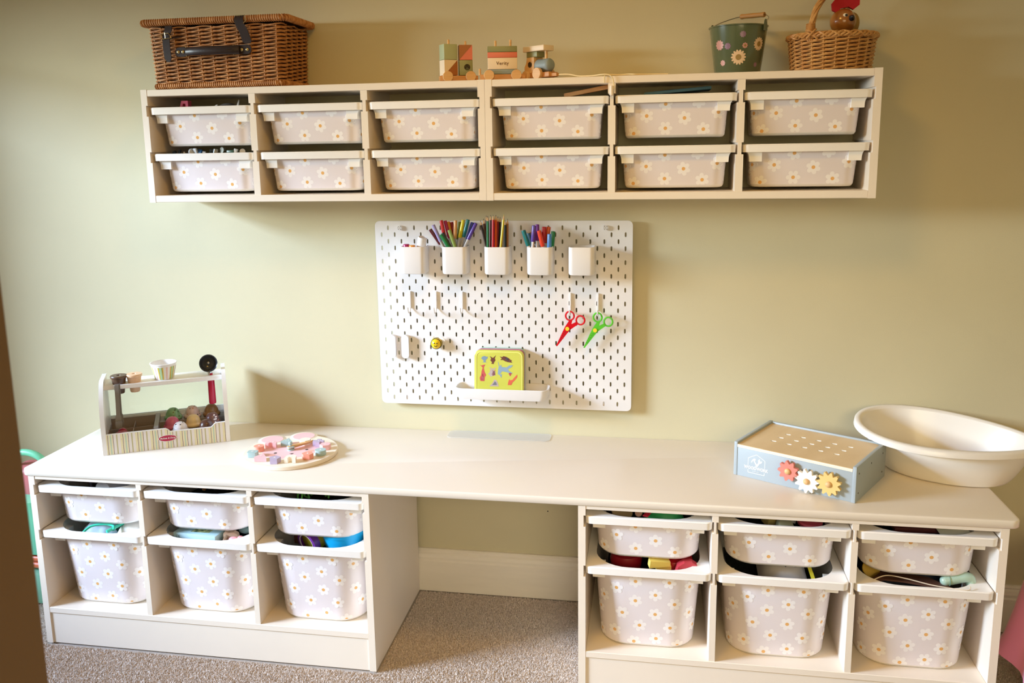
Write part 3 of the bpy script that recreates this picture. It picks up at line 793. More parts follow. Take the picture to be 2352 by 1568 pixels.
def hamper():
    t = thing('wicker_hamper', 'lidded wicker picnic hamper with dark leather straps on the shelf end', 'hamper', (.512, -.105, 1.5635), 0)
    Wb, Db, Wt, Dt, H = .190, .090, .197, .094, .166
    ns, rows = 30, 31
    mb = MB(); rs = .0026
    for r in range(rows):
        z = .012+(H-.014)*r/(rows-1); f = z/H
        base = rrect(Wb*(1-f)+Wt*f, Db*(1-f)+Dt*f, .016, 4)
        P = resample(base, ns*3)
        pts = []
        for i, (p, n) in enumerate(P):
            ph = i/3.0
            off = .0028*math.cos(PI*(ph+r)); zz = .0020*math.sin(PI*ph+PI*r)
            pts.append((p.x+n.x*off, p.y+n.y*off, z+zz))
        mb.tube(pts, rs*(1+.12*math.sin(r*2.3)), 5, closed=True)
    tag(mb.build('wicker_weave', m_wicker, t, smooth=60), kind='stuff')
    st = MB()
    for i, (p, n) in enumerate(resample(rrect(Wb, Db, .016, 4), ns)):
        q = resample(rrect(Wt, Dt, .016, 4), ns)[i][0]
        st.tube([(p.x, p.y, .004), (q.x, q.y, H)], .0019, 5)
    tag(st.build('upright_stakes', m_wicker, t), kind='stuff')
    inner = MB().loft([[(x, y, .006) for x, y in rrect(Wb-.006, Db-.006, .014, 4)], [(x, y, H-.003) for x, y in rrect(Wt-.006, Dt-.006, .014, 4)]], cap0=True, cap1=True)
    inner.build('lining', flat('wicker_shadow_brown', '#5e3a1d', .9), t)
    bb = MB()
    pth = rrect(Wb+.001, Db+.001, .014, 4); pth = pth+[pth[0]]
    bb.tube([(x, y, .008) for x, y in pth[:-1]], .0055, 6, closed=True)
    helix_wrap(bb, [(x, y, .008) for x, y in pth], .0066, .0026, .0060)
    tag(bb.build('base_border', m_wicker, t, smooth=60), kind='stuff')
    # lid
    lw, ld = .213, .098
    lb = MB(); lp = rrect(lw, ld, .016, 4, 0, -.003); lp = lp+[lp[0]]
    lb.tube([(x, y, H+.013) for x, y in lp[:-1]], .0065, 6, closed=True)
    helix_wrap(lb, [(x, y, H+.013) for x, y in lp], .0078, .0029, .0066)
    tag(lb.build('lid_border', m_wicker, t, smooth=60), kind='stuff')
    lm = MB()
    for r in range(38):
        y = -ld+.002+2*(ld-.004)*r/37-.003; pts = []
        for i in range(61):
            x = -lw+.006+2*(lw-.006)*i/60
            pts.append((x, y, H+.018+.0022*math.cos(PI*(i/2+r))))
        lm.tube(pts, .0024, 4)
    tag(lm.build('lid_weave', m_wicker, t), kind='stuff')
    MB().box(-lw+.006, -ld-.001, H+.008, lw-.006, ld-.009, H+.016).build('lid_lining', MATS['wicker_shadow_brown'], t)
    # leather
    def strap(path, w, th, name='strap', tip=True):
        P = catmull(path, 5); mb = MB(); rings = []
        for i, p in enumerate(P):
            tg = (P[min(i+1, len(P)-1)]-P[max(i-1, 0)]).normalized(); nn = Vector((0, tg.z, -tg.y)).normalized()
            k = min(1, (len(P)-1-i)/3+.25) if tip else 1
            hw = w/2*(k**.6)
            rings.append([p+Vector((-hw, 0, 0))-nn*th/2, p+Vector((hw, 0, 0))-nn*th/2, p+Vector((hw, 0, 0))+nn*th/2, p+Vector((-hw, 0, 0))+nn*th/2])
        mb.loft(rings, cap0=True, cap1=True)
        return mb.build(name, m_leather, t, smooth=40)
    yF = -Dt-.006
    # hanging strap
    sx = -.136
    strap([(sx+.008, yF-.006, H+.002), (sx+.006, yF-.009, H-.012), (sx-.001, yF-.008, H-.026), (sx-.001, yF-.009, H-.060), (sx+.001, yF-.008, H-.094)], .021, .0024)
    strap([(sx+.030, yF+.003, H-.026), (sx+.022, yF-.002, H-.028), (sx+.012, yF-.003, H-.030), (sx+.004, yF-.003, H-.031)], .020, .0022, 'strap_keeper', False)
    bk = MB(); bk.tube([(sx-.014, yF-.012, H-.019), (sx+.010, yF-.014, H-.018), (sx+.016, yF-.012, H-.030), (sx-.010, yF-.012, H-.033)], .0013, 6, closed=True)
    bk.tube([(sx-.001, yF-.014, H-.016), (sx+.000, yF-.014, H-.031)], .0009, 5)
    bk.build('buckle', m_brass, t)
    sx = .090
    strap([(sx-.006, yF-.004, H+.022), (sx-.008, yF-.012, H+.012), (sx-.005, yF-.011, H-.004), (sx+.002, yF-.010, H-.018), (sx+.008, yF-.006, H-.040), (sx+.010, yF-.004, H-.052)], .026, .0024)
    bk = MB(); bk.tube([(sx-.018, yF-.011, H+.021), (sx+.010, yF-.012, H+.022), (sx+.013, yF-.013, H+.006), (sx+.006, yF-.014, H+.000)], .0013, 6)
    bk.build('buckle', m_brass, t)
    # carrying handle
    hx, hz = -.003, .098
    hb = MB(); hb.prism(rrect(.0185, .0125, .012, 6, hx-.095, hz), yF-.003, yF-.0005, 'y'); hb.build('handle_tab', m_leather, t, smooth=50)
    hb = MB(); hb.prism(rrect(.030, .0125, .012, 6, hx+.082, hz+.001), yF-.003, yF-.0005, 'y'); hb.build('handle_tab', m_leather, t, smooth=50)
    g = MB(); rings = []
    for i in range(11):
        x = hx-.079+.158*i/10; a = math.sin(PI*i/10); y = yF-.006-.013*a**.6
        rings.append([(x, y+dy, hz+dz) for dy, dz in ((0, -.0115), (-.0035, -.009), (-.0045, 0), (-.0035, .009), (0, .0115), (.002, 0))])
    g.loft(rings, cap0=True, cap1=True); g.build('handle_grip', m_leather, t, smooth=60)
    for x in (hx-.078, hx+.062):
        MB().tube([(x, yF-.0075, hz-.0135), (x, yF-.0075, hz+.0135), (x+.004, yF-.004, hz+.0135), (x+.004, yF-.004, hz-.0135)], .0011, 6, closed=True).build('handle_ring', m_brass, t)
    for x in (hx-.104, hx-.090, hx+.084, hx+.100):
        MB().ball((x, yF-.0035, hz+.0005), .0046, nu=12, nv=8, sc=(1, .5, 1)).build('rivet', m_brass, t)
hamper()

# ---------------------------------------------------------------- stacking train
def col_(n, c, r=.45): return flat('toy_'+n, c, r)
WHT, GRN, LGRN, COR, TEA, BRN = col_('cream', '#f0dcc0'), col_('green', '#8f9163'), col_('light_green', '#b3bd98'), col_('coral', '#e27a62'), col_('slate_blue', '#8b9aa0'), col_('brown_stain', '#a8662f')
def wheel(mb, x, y, z, r, th=.007): mb.lathe([(0, -th/2), (r-.001, -th/2), (r, -th/2+.001), (r, th/2-.001), (r-.001, th/2), (0, th/2)], 24)
def wagon(name, label, loc, rotz, L, D, pegs, bodyH=.0105):
    t = thing(name, label, 'toy train', loc, rotz, 'wooden stacking train')
    MB().box(-L/2, -D/2, .003, L/2, D/2, .006+bodyH, bev=.0012).build('chassis', m_beech, t)
    for sx in (-1, 1):
        for sy in (-1, 1):
            mb = MB(); mb.T = Matrix.Translation((sx*L*.30, sy*(D/2+.0045), .0140)) @ Matrix.Rotation(PI/2, 4, 'X')
            wheel(mb, 0, 0, 0, .0140); mb.build('wheel', m_beech_l, t, smooth=40)
    for x, h in pegs: MB().lathe([(.0032, .016), (.0032, h-.001), (.0024, h), (0, h)], 12, c=(x, 0, 0)).build('peg', m_beech_l, t, smooth=40)
    return t
Zs = 1.5635
def block(pts_box, mats, label, loc, rotz, cat='toy block', grp='stacking train blocks', name='toy_block'):
    w, d, h = pts_box
    mb = MB().box(-w/2, -d/2, 0, w/2, d/2, h, bev=.0012)
    return tag(mb.build(name, mats, None, loc=loc, rotz=rotz), label, cat, grp)
def split_block(w, d, h, mA, mB, flip, labels, loc, rotz):
    """two wedge blocks meeting along the diagonal"""
    a, b = (-w/2, 0), (w/2, 0); c, d_ = (w/2, h), (-w/2, h)
    e = .0003
    if flip: tri1, tri2 = [(a[0]+e, e), (b[0]-e, e), (b[0]-e, h-2*e)], [(a[0]+e, 2*e), (c[0]-2*e, h-e), (d_[0]+e, h-e)]
    else: tri1, tri2 = [(a[0]+e, e), (b[0]-2*e, e), (d_[0]+e, h-2*e)], [(b[0]-e, 2*e), (c[0]-e, h-e), (d_[0]+2*e, h-e)]
    for tri, m, l in ((tri1, mA, labels[0]), (tri2, mB, labels[1])):
        tag(MB().prism(tri, -d/2, d/2, 'y').build('wedge_block', m, None, smooth=0, loc=loc, rotz=rotz), l, 'toy block', 'stacking train blocks')
# rear wagon with two cube stacks
T1 = (1.180, -.130, Zs); r1 = math.radians(20)
wagon('train_wagon', 'rear wooden train wagon carrying two stacks of square blocks', T1, r1, .104, .034, [(-.025, .112), (.021, .108)])
def off(T, r, x, z): return (T[0]+x*math.cos(r), T[1]+x*math.sin(r), T[2]+z)
c1 = off(T1, r1, -.026, .0175); rc1 = math.radians(36)
split_block(.039, .034, .0405, BRN, WHT, False, ('x', 'x'), c1, rc1) if False else None
split_block(.039, .034, .0405, BRN, WHT, True, ('brown wedge block under the cream wedge on the rear wagon', 'cream wedge block at the bottom of the rear wagon end stack'), c1, rc1)
block((.039, .034, .0405), LGRN, 'pale green cube on top of the cream and brown wedges', (c1[0], c1[1], c1[2]+.041), rc1)
c2 = off(T1, r1, .020, .0175); rc2 = math.radians(18)
gb = block((.036, .034, .0395), GRN, 'olive green cube with a round hole on the rear wagon', c2, rc2)
hm = MB(); hm.T = Matrix.Translation((.003, -.0172, .021)) @ Matrix.Rotation(PI/2, 4, 'X'); hm.lathe([(0, -.0004), (.0082, -.0004), (.0082, .0004), (.0076, .0004), (.0072, -.0002), (0, -.0002)], 24); hm.build('round_hole', flat('hole_dark', '#3b2c16', .8), gb)
split_block(.036, .034, .0395, COR, BRN, True, ('coral wedge block above the holed green cube', 'brown wedge block at the top of the stack with the coral wedge'), (c2[0], c2[1], c2[2]+.040), rc2)
# middle wagon
T2 = (1.302, -.130, Zs); r2_ = math.radians(11)
wagon('train_wagon', 'middle wooden train wagon carrying flat boards and the name block', T2, r2_, .122, .034, [(-.061, .033), (-.018, .105), (.022, .107)])
zc = Zs+.0172; cx2, cy2 = off(T2, r2_, .0, 0)[:2]
for h, m, l in ((.0125, TEA, 'slate blue flat block, lowest on the middle wagon'), (.030, WHT, 'cream name block lettered in brown on the middle wagon'), (.0145, COR, 'coral flat block lying on the name block'), (.0155, GRN, 'olive green flat block topping the middle wagon')):
    bl = block((.079, .032, h-.0004), m, l, (cx2, cy2, zc), r2_)
    if m is WHT: text_obj('Verity', .0125, flat('name_brown', '#5a2f1c', .5), bl, (0, -.0163, .0150), (PI/2, 0, 0), bold=.0001)
    zc += h
# engine
TE = (1.405, -.118, Zs); rE = math.radians(-38)
t = thing('train_engine', 'wooden stacking train engine with a slate blue boiler and pull cord', 'toy train', TE, rE, 'wooden stacking train')
MB().box(-.048, -.017, .006, .046, .017, .019, bev=.0012).build('chassis', m_beech, t)
MB().prism([(.046, -.010), (.062, -.005), (.062, .005), (.046, .010)], .007, .015, 'z').build('coupling', m_beech, t, smooth=0)
for sx, rr in ((-.034, .0125), (.010, .0155)):
    for sy in (-1, 1):
        mb = MB(); mb.T = Matrix.Translation((sx, sy*.0235, rr)) @ Matrix.Rotation(PI/2, 4, 'X'); wheel(mb, 0, 0, 0, rr, .010); mb.build('wheel', m_beech_l, t, smooth=40)
cb = MB().prism([(-.046, .0195), (-.010, .0195), (-.010, .060), (-.036, .060), (-.040, .045), (-.046, .036)], -.017, .017, 'y').build('cab', m_beech_l, t, smooth=0)
hm = MB(); hm.T = Matrix.Translation((-.025, -.0172, .041)) @ Matrix.Rotation(PI/2, 4, 'X'); hm.lathe([(0, -.0004), (.0075, -.0004), (.0075, .0004), (.007, .0004), (.0066, -.0002), (0, -.0002)], 20); hm.build('round_hole', MATS['hole_dark'], cb)
bo = MB(); bo.T = Matrix.Translation((-.009, 0, .0375)) @ Matrix.Rotation(PI/2, 4, 'Y'); bo.lathe([(0, 0), (.0165, 0), (.0175, .003), (.0172, .010), (.0165, .020), (.0175, .034), (.0172, .042), (.014, .047), (.007, .0495), (0, .050)], 28); bo.build('boiler', TEA, t, smooth=60)
MB().lathe([(0, .050), (.0042, .050), (.0042, .076), (0, .076)], 14, c=(.020, 0, 0)).build('chimney', m_beech_l, t, smooth=40)
MB().box(-.040, -.015, .0603, .000, .015, .0745, bev=.0012).build('cab_block', GRN, t)
MB().box(-.050, -.0195, .0748, .030, .0195, .089, bev=.0016).build('roof', WHT, t)
# pull cord lying along the shelf edge with a wooden toggle hanging down
cord = [(1.458, -.163, Zs+.010), (1.485, -.172, Zs+.009), (1.513, -.183, Zs+.003), (1.55, -.198, Zs+.002), (1.573, -.2125, Zs+.003), (1.590, -.2145, Zs+.002), (1.600, -.2150, Zs-.006), (1.604, -.2145, Zs-.024), (1.6035, -.2150, Zs-.034)]
ct = thing('pull_cord', 'cream pull cord of the toy train trailing over the shelf edge', 'cord', (0, 0, 0))
MB().tube(catmull(cord, 5), .0017, 6).build('cord', flat('cord_cream', '#efdcae', .7), ct)
MB().tube(catmull([(1.580, -.2125, Zs-.018), (1.580, -.2135, Zs-.002), (1.586, -.205, Zs+.002), (1.600, -.199, Zs+.003), (1.62, -.196, Zs+.002), (1.64, -.196, Zs+.003), (1.655, -.202, Zs+.002), (1.672, -.196, Zs+.002), (1.70, -.188, Zs+.002), (1.74, -.182, Zs+.002)], 5), .0017, 6).build('cord', MATS['cord_cream'], ct)
MB().tube([(1.5985, -.2155, Zs-.026), (1.5985, -.2155, Zs-.046)], .0058, 12, taper=[.85, 1]).ball((1.5985, -.2155, Zs-.046), .0058, nu=12, nv=8).build('toggle', m_unit, ct)

# ---------------------------------------------------------------- bucket
def bucket():
    t = thing('bucket', 'small green metal bucket printed with daisies and a wooden grip', 'bucket', (1.917, -.112, Zs), 0)
    rb, rt, H = .058, .0725, .117
    MB().lathe([(0, .001), (rb-.002, .001), (rb, .003), (rt, H-.001), (rt-.0012, H-.001), (rb-.0015, .004), (0, .004)], 56).build('pail', mat('bucket_green', '#59654a', .22, coat=.6, noise=.03, nscale=20), t, smooth=40)
    MB().tube([((rt+.0012)*math.cos(a), (rt+.0012)*math.sin(a), H) for a in [2*PI*k/56 for k in range(56)]], .0019, 6, closed=True).build('rolled_rim', MATS['bucket_green'], t)
    pk, lc, cr = flat('pr_pink', '#cf9a92', .3, coat=.4), flat('pr_lilac', '#8d6d86', .3, coat=.4), flat('pr_cream', '#e8c9a4', .3, coat=.4)
    ce = flat('pr_tan', '#9c7d3e', .3, coat=.4)
    mb = MB()
    def onc(th, z, off): 
        r = rb+(rt-rb)*(z-.003)/(H-.004)+off; return (r*math.cos(th), r*math.sin(th), z)
    def flower(dx, z, R, m, cm, pet=14, ph=0):
        r0 = rb+(rt-rb)*z/H; th0 = -PI/2+math.asin(max(-.97, min(.97, dx/r0)))
        sh = daisy_shape(R, 56, pet, ph, .72, .8)
        n = len(sh); vs = [onc(th0, z, .0004)]
        for k in (.5, 1): vs += [onc(th0+px*k/r0, max(z+pz*k, .004), .0004) for px, pz in sh]
        fs = [(0, 1+i, 1+(i+1) % n) for i in range(n)]+[(1+i, n+1+i, n+1+(i+1) % n, 1+(i+1) % n) for i in range(n)]
        mb.add(vs, fs, m)
        if cm is not None:
            vs = [onc(th0, z, .0007)]+[onc(th0+R*.38*math.cos(a)/r0, z+R*.38*math.sin(a), .0007) for a in [2*PI*k/18 for k in range(18)]]
            mb.add(vs, [(0, 1+i, 1+(i+1) % 18) for i in range(18)], cm)
    flower(-.003, .038, .0190, 2, 3); flower(.047, .070, .0170, 2, 3, ph=.2); flower(.012, .066, .0072, 0, 3, 8); flower(.006, .093, .0080, 1, None, 9)
    flower(-.030, .066, .0085, 1, None, 9); flower(-.049, .070, .013, 0, None, 10); flower(-.040, .026, .0075, 0, None, 8); flower(.040, .020, .006, 1, None, 9)
    tag(mb.build('flower_print', [pk, lc, cr, ce], t, smooth=60), kind='stuff')
    for a in (math.radians(-34), math.radians(146)):
        e = MB(); e.T = Matrix.Rotation(a+PI/2, 4, 'Z')
        e.prism([(-.009, H-.014), (.009, H-.014), (.009, H-.002), (.006, H+.010), (.003, H+.0135), (-.003, H+.0135), (-.006, H+.010), (-.009, H-.002)], -(rt+.0036), -(rt+.0024), 'y')
        e.build('handle_ear', MATS['bucket_green'], t, smooth=0)
    A = Vector(((rt+.003)*math.cos(math.radians(-34)), (rt+.003)*math.sin(math.radians(-34)), H+.008)); B = -A; B.z = H+.008
    ax = (A-B).normalized(); up_ = Vector((0, 0, 1)); side = ax.cross(up_)
    bail = []
    for i in range(17):
        a = PI*i/16; x = -math.cos(a); h = math.sin(a)
        mid = (A+B)/2
        bail.append(mid+ax*(x*(rt+.003))+(up_*.40+side*.92*-1)*h*.075)
    gx0, gx1 = 8, 13
    w = MB().tube(bail, .0012, 6); w.build('wire_bail', m_metal, t)
    g0, g1 = bail[6], bail[11]
    T, L = frame_to(tuple(g0), tuple(g1)); g = MB(); g.T = T
    g.lathe([(0, 0), (.0062, .0), (.0068, .003), (.0058, .012), (.0066, L*.5), (.0058, L-.012), (.0068, L-.003), (.0062, L), (.002, L), (0, L-.002)], 18)
    g.build('wooden_grip', flat('grip_wood', '#b98648', .55), t, smooth=60)
bucket()

# ---------------------------------------------------------------- round basket with toy hen
def basket():
    t = thing('wicker_basket', 'round pale wicker basket with an arched handle near the shelf end', 'basket', (2.149, -.108, Zs), math.radians(6))
    ra, rb_, H = .100, .082, .080
    def rad(f): return ra*(.955+.09*f), rb_*(.95+.10*f)
    ns, rows = 22, 17
    mb = MB()
    for r in range(rows):
        z = .004+(H-.006)*r/(rows-1); A, B = rad(z/H); pts = []
        for i in range(ns*3):
            a = 2*PI*i/(ns*3); o = .0028*math.cos(PI*(i/3+r)); pts.append(((A+o)*math.cos(a), (B+o)*math.sin(a), z+.0016*math.sin(PI*i/3+PI*r)))
        mb.tube(pts, .0025, 5, closed=True)
    tag(mb.build('wicker_weave', m_wicker2, t, smooth=60), kind='stuff')
    st = MB()
    for i in range(ns):
        a = 2*PI*i/ns; p, q = rad(0), rad(1)
        st.tube([(p[0]*math.cos(a), p[1]*math.sin(a), .002), (q[0]*math.cos(a), q[1]*math.sin(a), H)], .0023, 5)
    tag(st.build('upright_stakes', m_wicker2, t), kind='stuff')
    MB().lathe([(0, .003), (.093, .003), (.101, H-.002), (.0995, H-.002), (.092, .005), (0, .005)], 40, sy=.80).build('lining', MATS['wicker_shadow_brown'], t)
    rim = MB(); A, B = rad(1.06)
    for s_ in range(4):
        pts = []
        for i in range(140):
            a = 2*PI*i/140; w = 13*a+s_*PI/2
            pts.append(((A+.0058*math.cos(w))*math.cos(a), (B+.0058*math.cos(w))*math.sin(a), H+.005+.0050*math.sin(w)))
        rim.tube(pts, .0031, 5, closed=True)
    for s_ in range(2):
        pts = []
        for i in range(140):
            a = 2*PI*i/140; w = -11*a+s_*PI
            pts.append(((A+.0068*math.cos(w))*math.cos(a), (B+.0068*math.cos(w))*math.sin(a), H+.005+.0062*math.sin(w)))
        rim.tube(pts, .0026, 5, closed=True)
    tag(rim.build('braided_rim', m_wicker2, t, smooth=60), kind='stuff')
    # twisted handle from front left to back right
    foot0, foot1 = Vector((-.070, -.058, H-.010)), Vector((.066, .058, H-.010))
    ctrl = []
    for i in range(21):
        a = PI*i/20; mid = (foot0+foot1)/2; d = (foot1-foot0)/2
        ctrl.append(mid-d*math.cos(a)*(1.0)+Vector((0, 0, .118*math.sin(a)**.9)))
    h = MB()
    for s_ in range(5):
        pts = []
        for i, p in enumerate(ctrl):
            pr_ = ctrl[max(i-1, 0)]; nx = ctrl[min(i+1, 20)]; tg = (nx-pr_).normalized(); x = tg.cross(Vector((.65, -.76, 0))).normalized(); y = tg.cross(x)
            w = i*.55+s_*2*PI/5; pts.append(p+(x*math.cos(w)+y*math.sin(w))*.0048)
        h.tube(catmull(pts, 3), .0034, 6)
    h.tube(ctrl, .0042, 6)
    tag(h.build('twisted_handle', m_wicker2, t, smooth=60), kind='stuff')
    for foot in (foot0, foot1):
        c = MB(); 
        for k in range(7): c.tube([(foot.x+.0105*math.cos(a), foot.y+.0105*math.sin(a), H+.013+k*.0030) for a in [2*PI*j/14 for j in range(14)]], .0016, 4, closed=True)
        tag(c.build('handle_binding', m_wicker2, t), kind='stuff')
    b = MB(); b.tube(catmull([(foot0.x-.012, foot0.y-.012, H-.004), (foot0.x+.004, foot0.y-.020, H+.014), (foot0.x+.010, foot0.y-.010, H+.018)], 4), .0028, 6)
    b.tube(catmull([(foot0.x+.014, foot0.y-.016, H-.008), (foot0.x-.002, foot0.y-.016, H+.012), (foot0.x-.012, foot0.y-.004, H+.016)], 4), .0028, 6)
    tag(b.build('rim_binding', m_wicker2, t), kind='stuff')
    # toy hen
    hn = thing('toy_hen', 'wooden toy hen with a red felt comb sitting in the round basket', 'toy', (2.177, -.102, Zs+.009))
    wood = mat('hen_wood', '#a3682c', .25, coat=.6, noise=.12, nscale=25)
    MB().lathe([(0, 0), (.045, .0), (.052, .02), (.048, .05), (.035, .075), (.024, .092), (.0, .098)], 28, sy=.9).build('hen_body', wood, hn, smooth=60)
    hd = MB().ball((-.006, -.018, .112), .0315, nu=28, nv=18, sc=(1, 1, .98)).build('hen_head', wood, hn, smooth=80)
    MB().ball((.022, .006, .110), .024, nu=20, nv=12, sc=(.7, .7, 1.1)).build('hen_wing', flat('hen_ochre', '#a98136', .5), hn, smooth=80)
    MB().ball((-.006, -.0458, .1235), .0062, nu=16, nv=10, sc=(1, .55, .82)).build('eye_white', flat('eye_white', '#f3ead8', .3), hd)
    MB().ball((-.0045, -.0490, .1235), .0032, nu=12, nv=8, sc=(1, .5, 1)).build('pupil', m_blk, hd)
    bk = MB(); bk.T = Matrix.Translation((.009, -.046, .1165)) @ Matrix.Rotation(math.radians(80), 4, 'X'); bk.lathe([(.0078, 0), (.0062, .006), (.003, .012), (0, .014)], 16); bk.build('beak', m_dark, hd, smooth=60)
    cm = [(-.030, .133), (-.029, .142), (-.020, .150), (-.012, .156), (.002, .158), (.016, .155), (.028, .150), (.032, .160), (.026, .175), (.010, .180), (-.010, .178), (-.030, .168), (-.037, .155), (-.034, .142)]
    cm = [(-.034, .139), (-.024, .133), (-.014, .143), (.004, .146), (.016, .139), (.030, .150), (.030, .164), (.014, .176), (-.006, .178), (-.026, .168), (-.036, .155)]
    MB().prism([(x, z) for x, z in cm], -.028, -.016, 'y').build('comb', flat('felt_red', '#b01222', .8, bump=.2), hn, smooth=0)
basket()

# ---------------------------------------------------------------- toy ice cream stand
ZD = .5282
AST = math.atan2(.169, .312)
OST = Vector((.150, -.350, ZD))
def stand_w(x, y, z):
    return (OST.x+x*math.cos(AST)-y*math.sin(AST), OST.y+x*math.sin(AST)+y*math.cos(AST), OST.z+z)
def ice_stand():
    t = thing('ice_cream_stand', 'white toy ice cream counter with a striped front on the desk', 'toy', tuple(OST), AST)
    W, D = .353, .165
    wht = flat('toy_white', '#f3f1ef', .35); grey = flat('toy_grey', '#8e8987', .5); gdark = flat('toy_grey_dark', '#6c6563', .6)
    prof = [(0, 0), (D, 0), (D, .200), (D-.006, .206), (.074, .206), (.060, .203), (.048, .196), (.034, .183), (.020, .163), (.009, .138), (.003, .110), (0, .085)]
    for x in (0, W-.012):
        MB().prism(prof, x, x+.012, 'x').build('side_panel', wht, t, smooth=50)
    MB().box(.012, .060, .178, W-.012, .150, .190, bev=.001).build('top_shelf', wht, t)
    MB().box(.012, .058, .180, W-.012, .062, .1905).build('shelf_lip', wht, t)
    MB().box(.012, D-.006, .0, W-.012, D, .072, bev=.001).build('back_board', wht, t)
    MB().box(.012, .146, .072, W-.012, .1475, .178).build('clear_screen', m_glass, t)
    MB().box(.012, .004, .0, W-.012, D-.006, .008).build('base_board', wht, t)
    # front panel with the cut-out top, striped print
    x0, x1 = .012, W-.012
    top = [(x0, .062), (.174, .0615), (.180, .058), (.186, .0515), (.300, .0505), (.305, .054), (.310, .060), (.316, .0625), (x1, .0630)]
    fp = MB().prism([(x0, 0), (x1, 0)]+top[::-1], .0005, .006, 'y').build('front_panel', wht, t, smooth=0)
    cols = {'w': flat('st_white', '#ece6e2', .35), 'y': flat('st_yellow', '#ece3ba', .35), 'b': flat('st_brown', '#6b4424', .35), 'o': flat('st_olive', '#c2ba8c', .35), 'a': flat('st_aqua', '#d3decb', .35)}
    order = list(cols)
    def ztop(x):
        for (a, za), (b, zb) in zip(top, top[1:]):
            if a <= x <= b: return za+(zb-za)*(x-a)/(b-a)
        return .06
    mb = MB(); per = .0415; x = x0
    seq = [('y', .0035), ('b', .0013), ('w', .0012), ('y', .0035), ('a', .004), ('y', .0035), ('w', .0008), ('b', .0013), ('w', .0075), ('o', .0035), ('w', .0075), ('y', .0029)]
    k = 0
    while x < x1-.0005:
        c, w = seq[k % len(seq)]; k += 1; xe = min(x+w, x1); e = .0022
        n = max(1, int((xe-x)/.002)); 
        for i in range(n):
            a = x+(xe-x)*i/n; b = x+(xe-x)*(i+1)/n
            mb.add([(a, .0003, .0008), (b, .0003, .0008), (b, .0003, ztop(b)-e), (a, .0003, ztop(a)-e)], [(0, 1, 2, 3)], order.index(c))
        if c == 'a':
            z = .003; m_ = (x+xe)/2
            while z < ztop(m_)-.005:
                mb.add([(m_-.0008, .0001, z), (m_+.0008, .0001, z), (m_+.0008, .0001, z+.0014), (m_-.0008, .0001, z+.0014)], [(0, 1, 2, 3)], 5); z += .0032
        x = xe
    mb.build('striped_print', [cols[c] for c in order]+[flat('st_teal', '#8cc0a8', .35)], t, smooth=0)
    lg = MB(); ov = [(.1775+.0245*math.cos(a), .0315+.0088*math.sin(a)) for a in [2*PI*k/32 for k in range(32)]]; ov2 = [(.1775+.0262*math.cos(a), .0315+.0100*math.sin(a)) for a in [2*PI*k/32 for k in range(32)]]
    lg.prism(ov2, -.0004, .0002, 'y', m=0); lg.prism(ov, -.0007, .0000, 'y', m=1)
    lo = lg.build('oval_badge', [wht, flat('badge_crimson', '#b81848', .35)], t, smooth=0)
    text_obj('Melissa & Doug', .0068, wht, lo, (.1775, -.0009, .0318), (PI/2, 0, 0), shear=.3, bold=.0001, wscale=.92)
    # insert trays
    ins = MB().box(.012, .006, .008, .143, D-.006, .014, m=0).box(.012, .006, .014, .0135, D-.006, .050, m=1).box(.012, D-.0085, .014, .143, D-.006, .062, m=1).box(.080, .006, .014, .082, D-.006, .050, m=1).box(.012, .078, .014, .143, .0795, .052, m=1)
    tag(ins.build('compartment_tray', [gdark, mat('tray_taupe', '#988b86', .5)], t, smooth=0), None)
    MB().box(.141, .006, .008, .153, D-.006, .066).build('tray_divider', grey, t, smooth=0)
    st = MB()
    for (y0, y1, z) in ((.006, .052, .031), (.052, .096, .038), (.096, .159, .054)): st.box(.153, y0, .008, W-.012, y1, z)
    st.build('stepped_rack', grey, t, smooth=0)
    # things on it
    def put(name, mb, mats, label, cat, x, y, z, grp=None, rz=0, smooth=60):
        o = mb.build(name, mats, None, smooth=smooth, loc=stand_w(x, y, z), rotz=AST+rz); return tag(o, label, cat, grp)
    scoops = [('mint green', '#7fae7e', .192, .118, .054, '#2c2420', None), ('pale pink', '#d3bcb4', .248, .118, .054, '#3a2420', '#c98a5c'), ('caramel brown', '#8f6b3f', .304, .118, .054, None, None),
              ('bright pink', '#d06a8c', .190, .075, .038, None, None), ('pale yellow', '#e3c588', .250, .075, .038, None, None), ('rocky chocolate', '#6e4a42', .305, .075, .038, '#efe3dc', '#c9896a'),
              ('white', '#eceaf0', .213, .030, .033, '#2a2226', None), ('dark chocolate', '#5a3a2c', .287, .032, .031, None, None)]
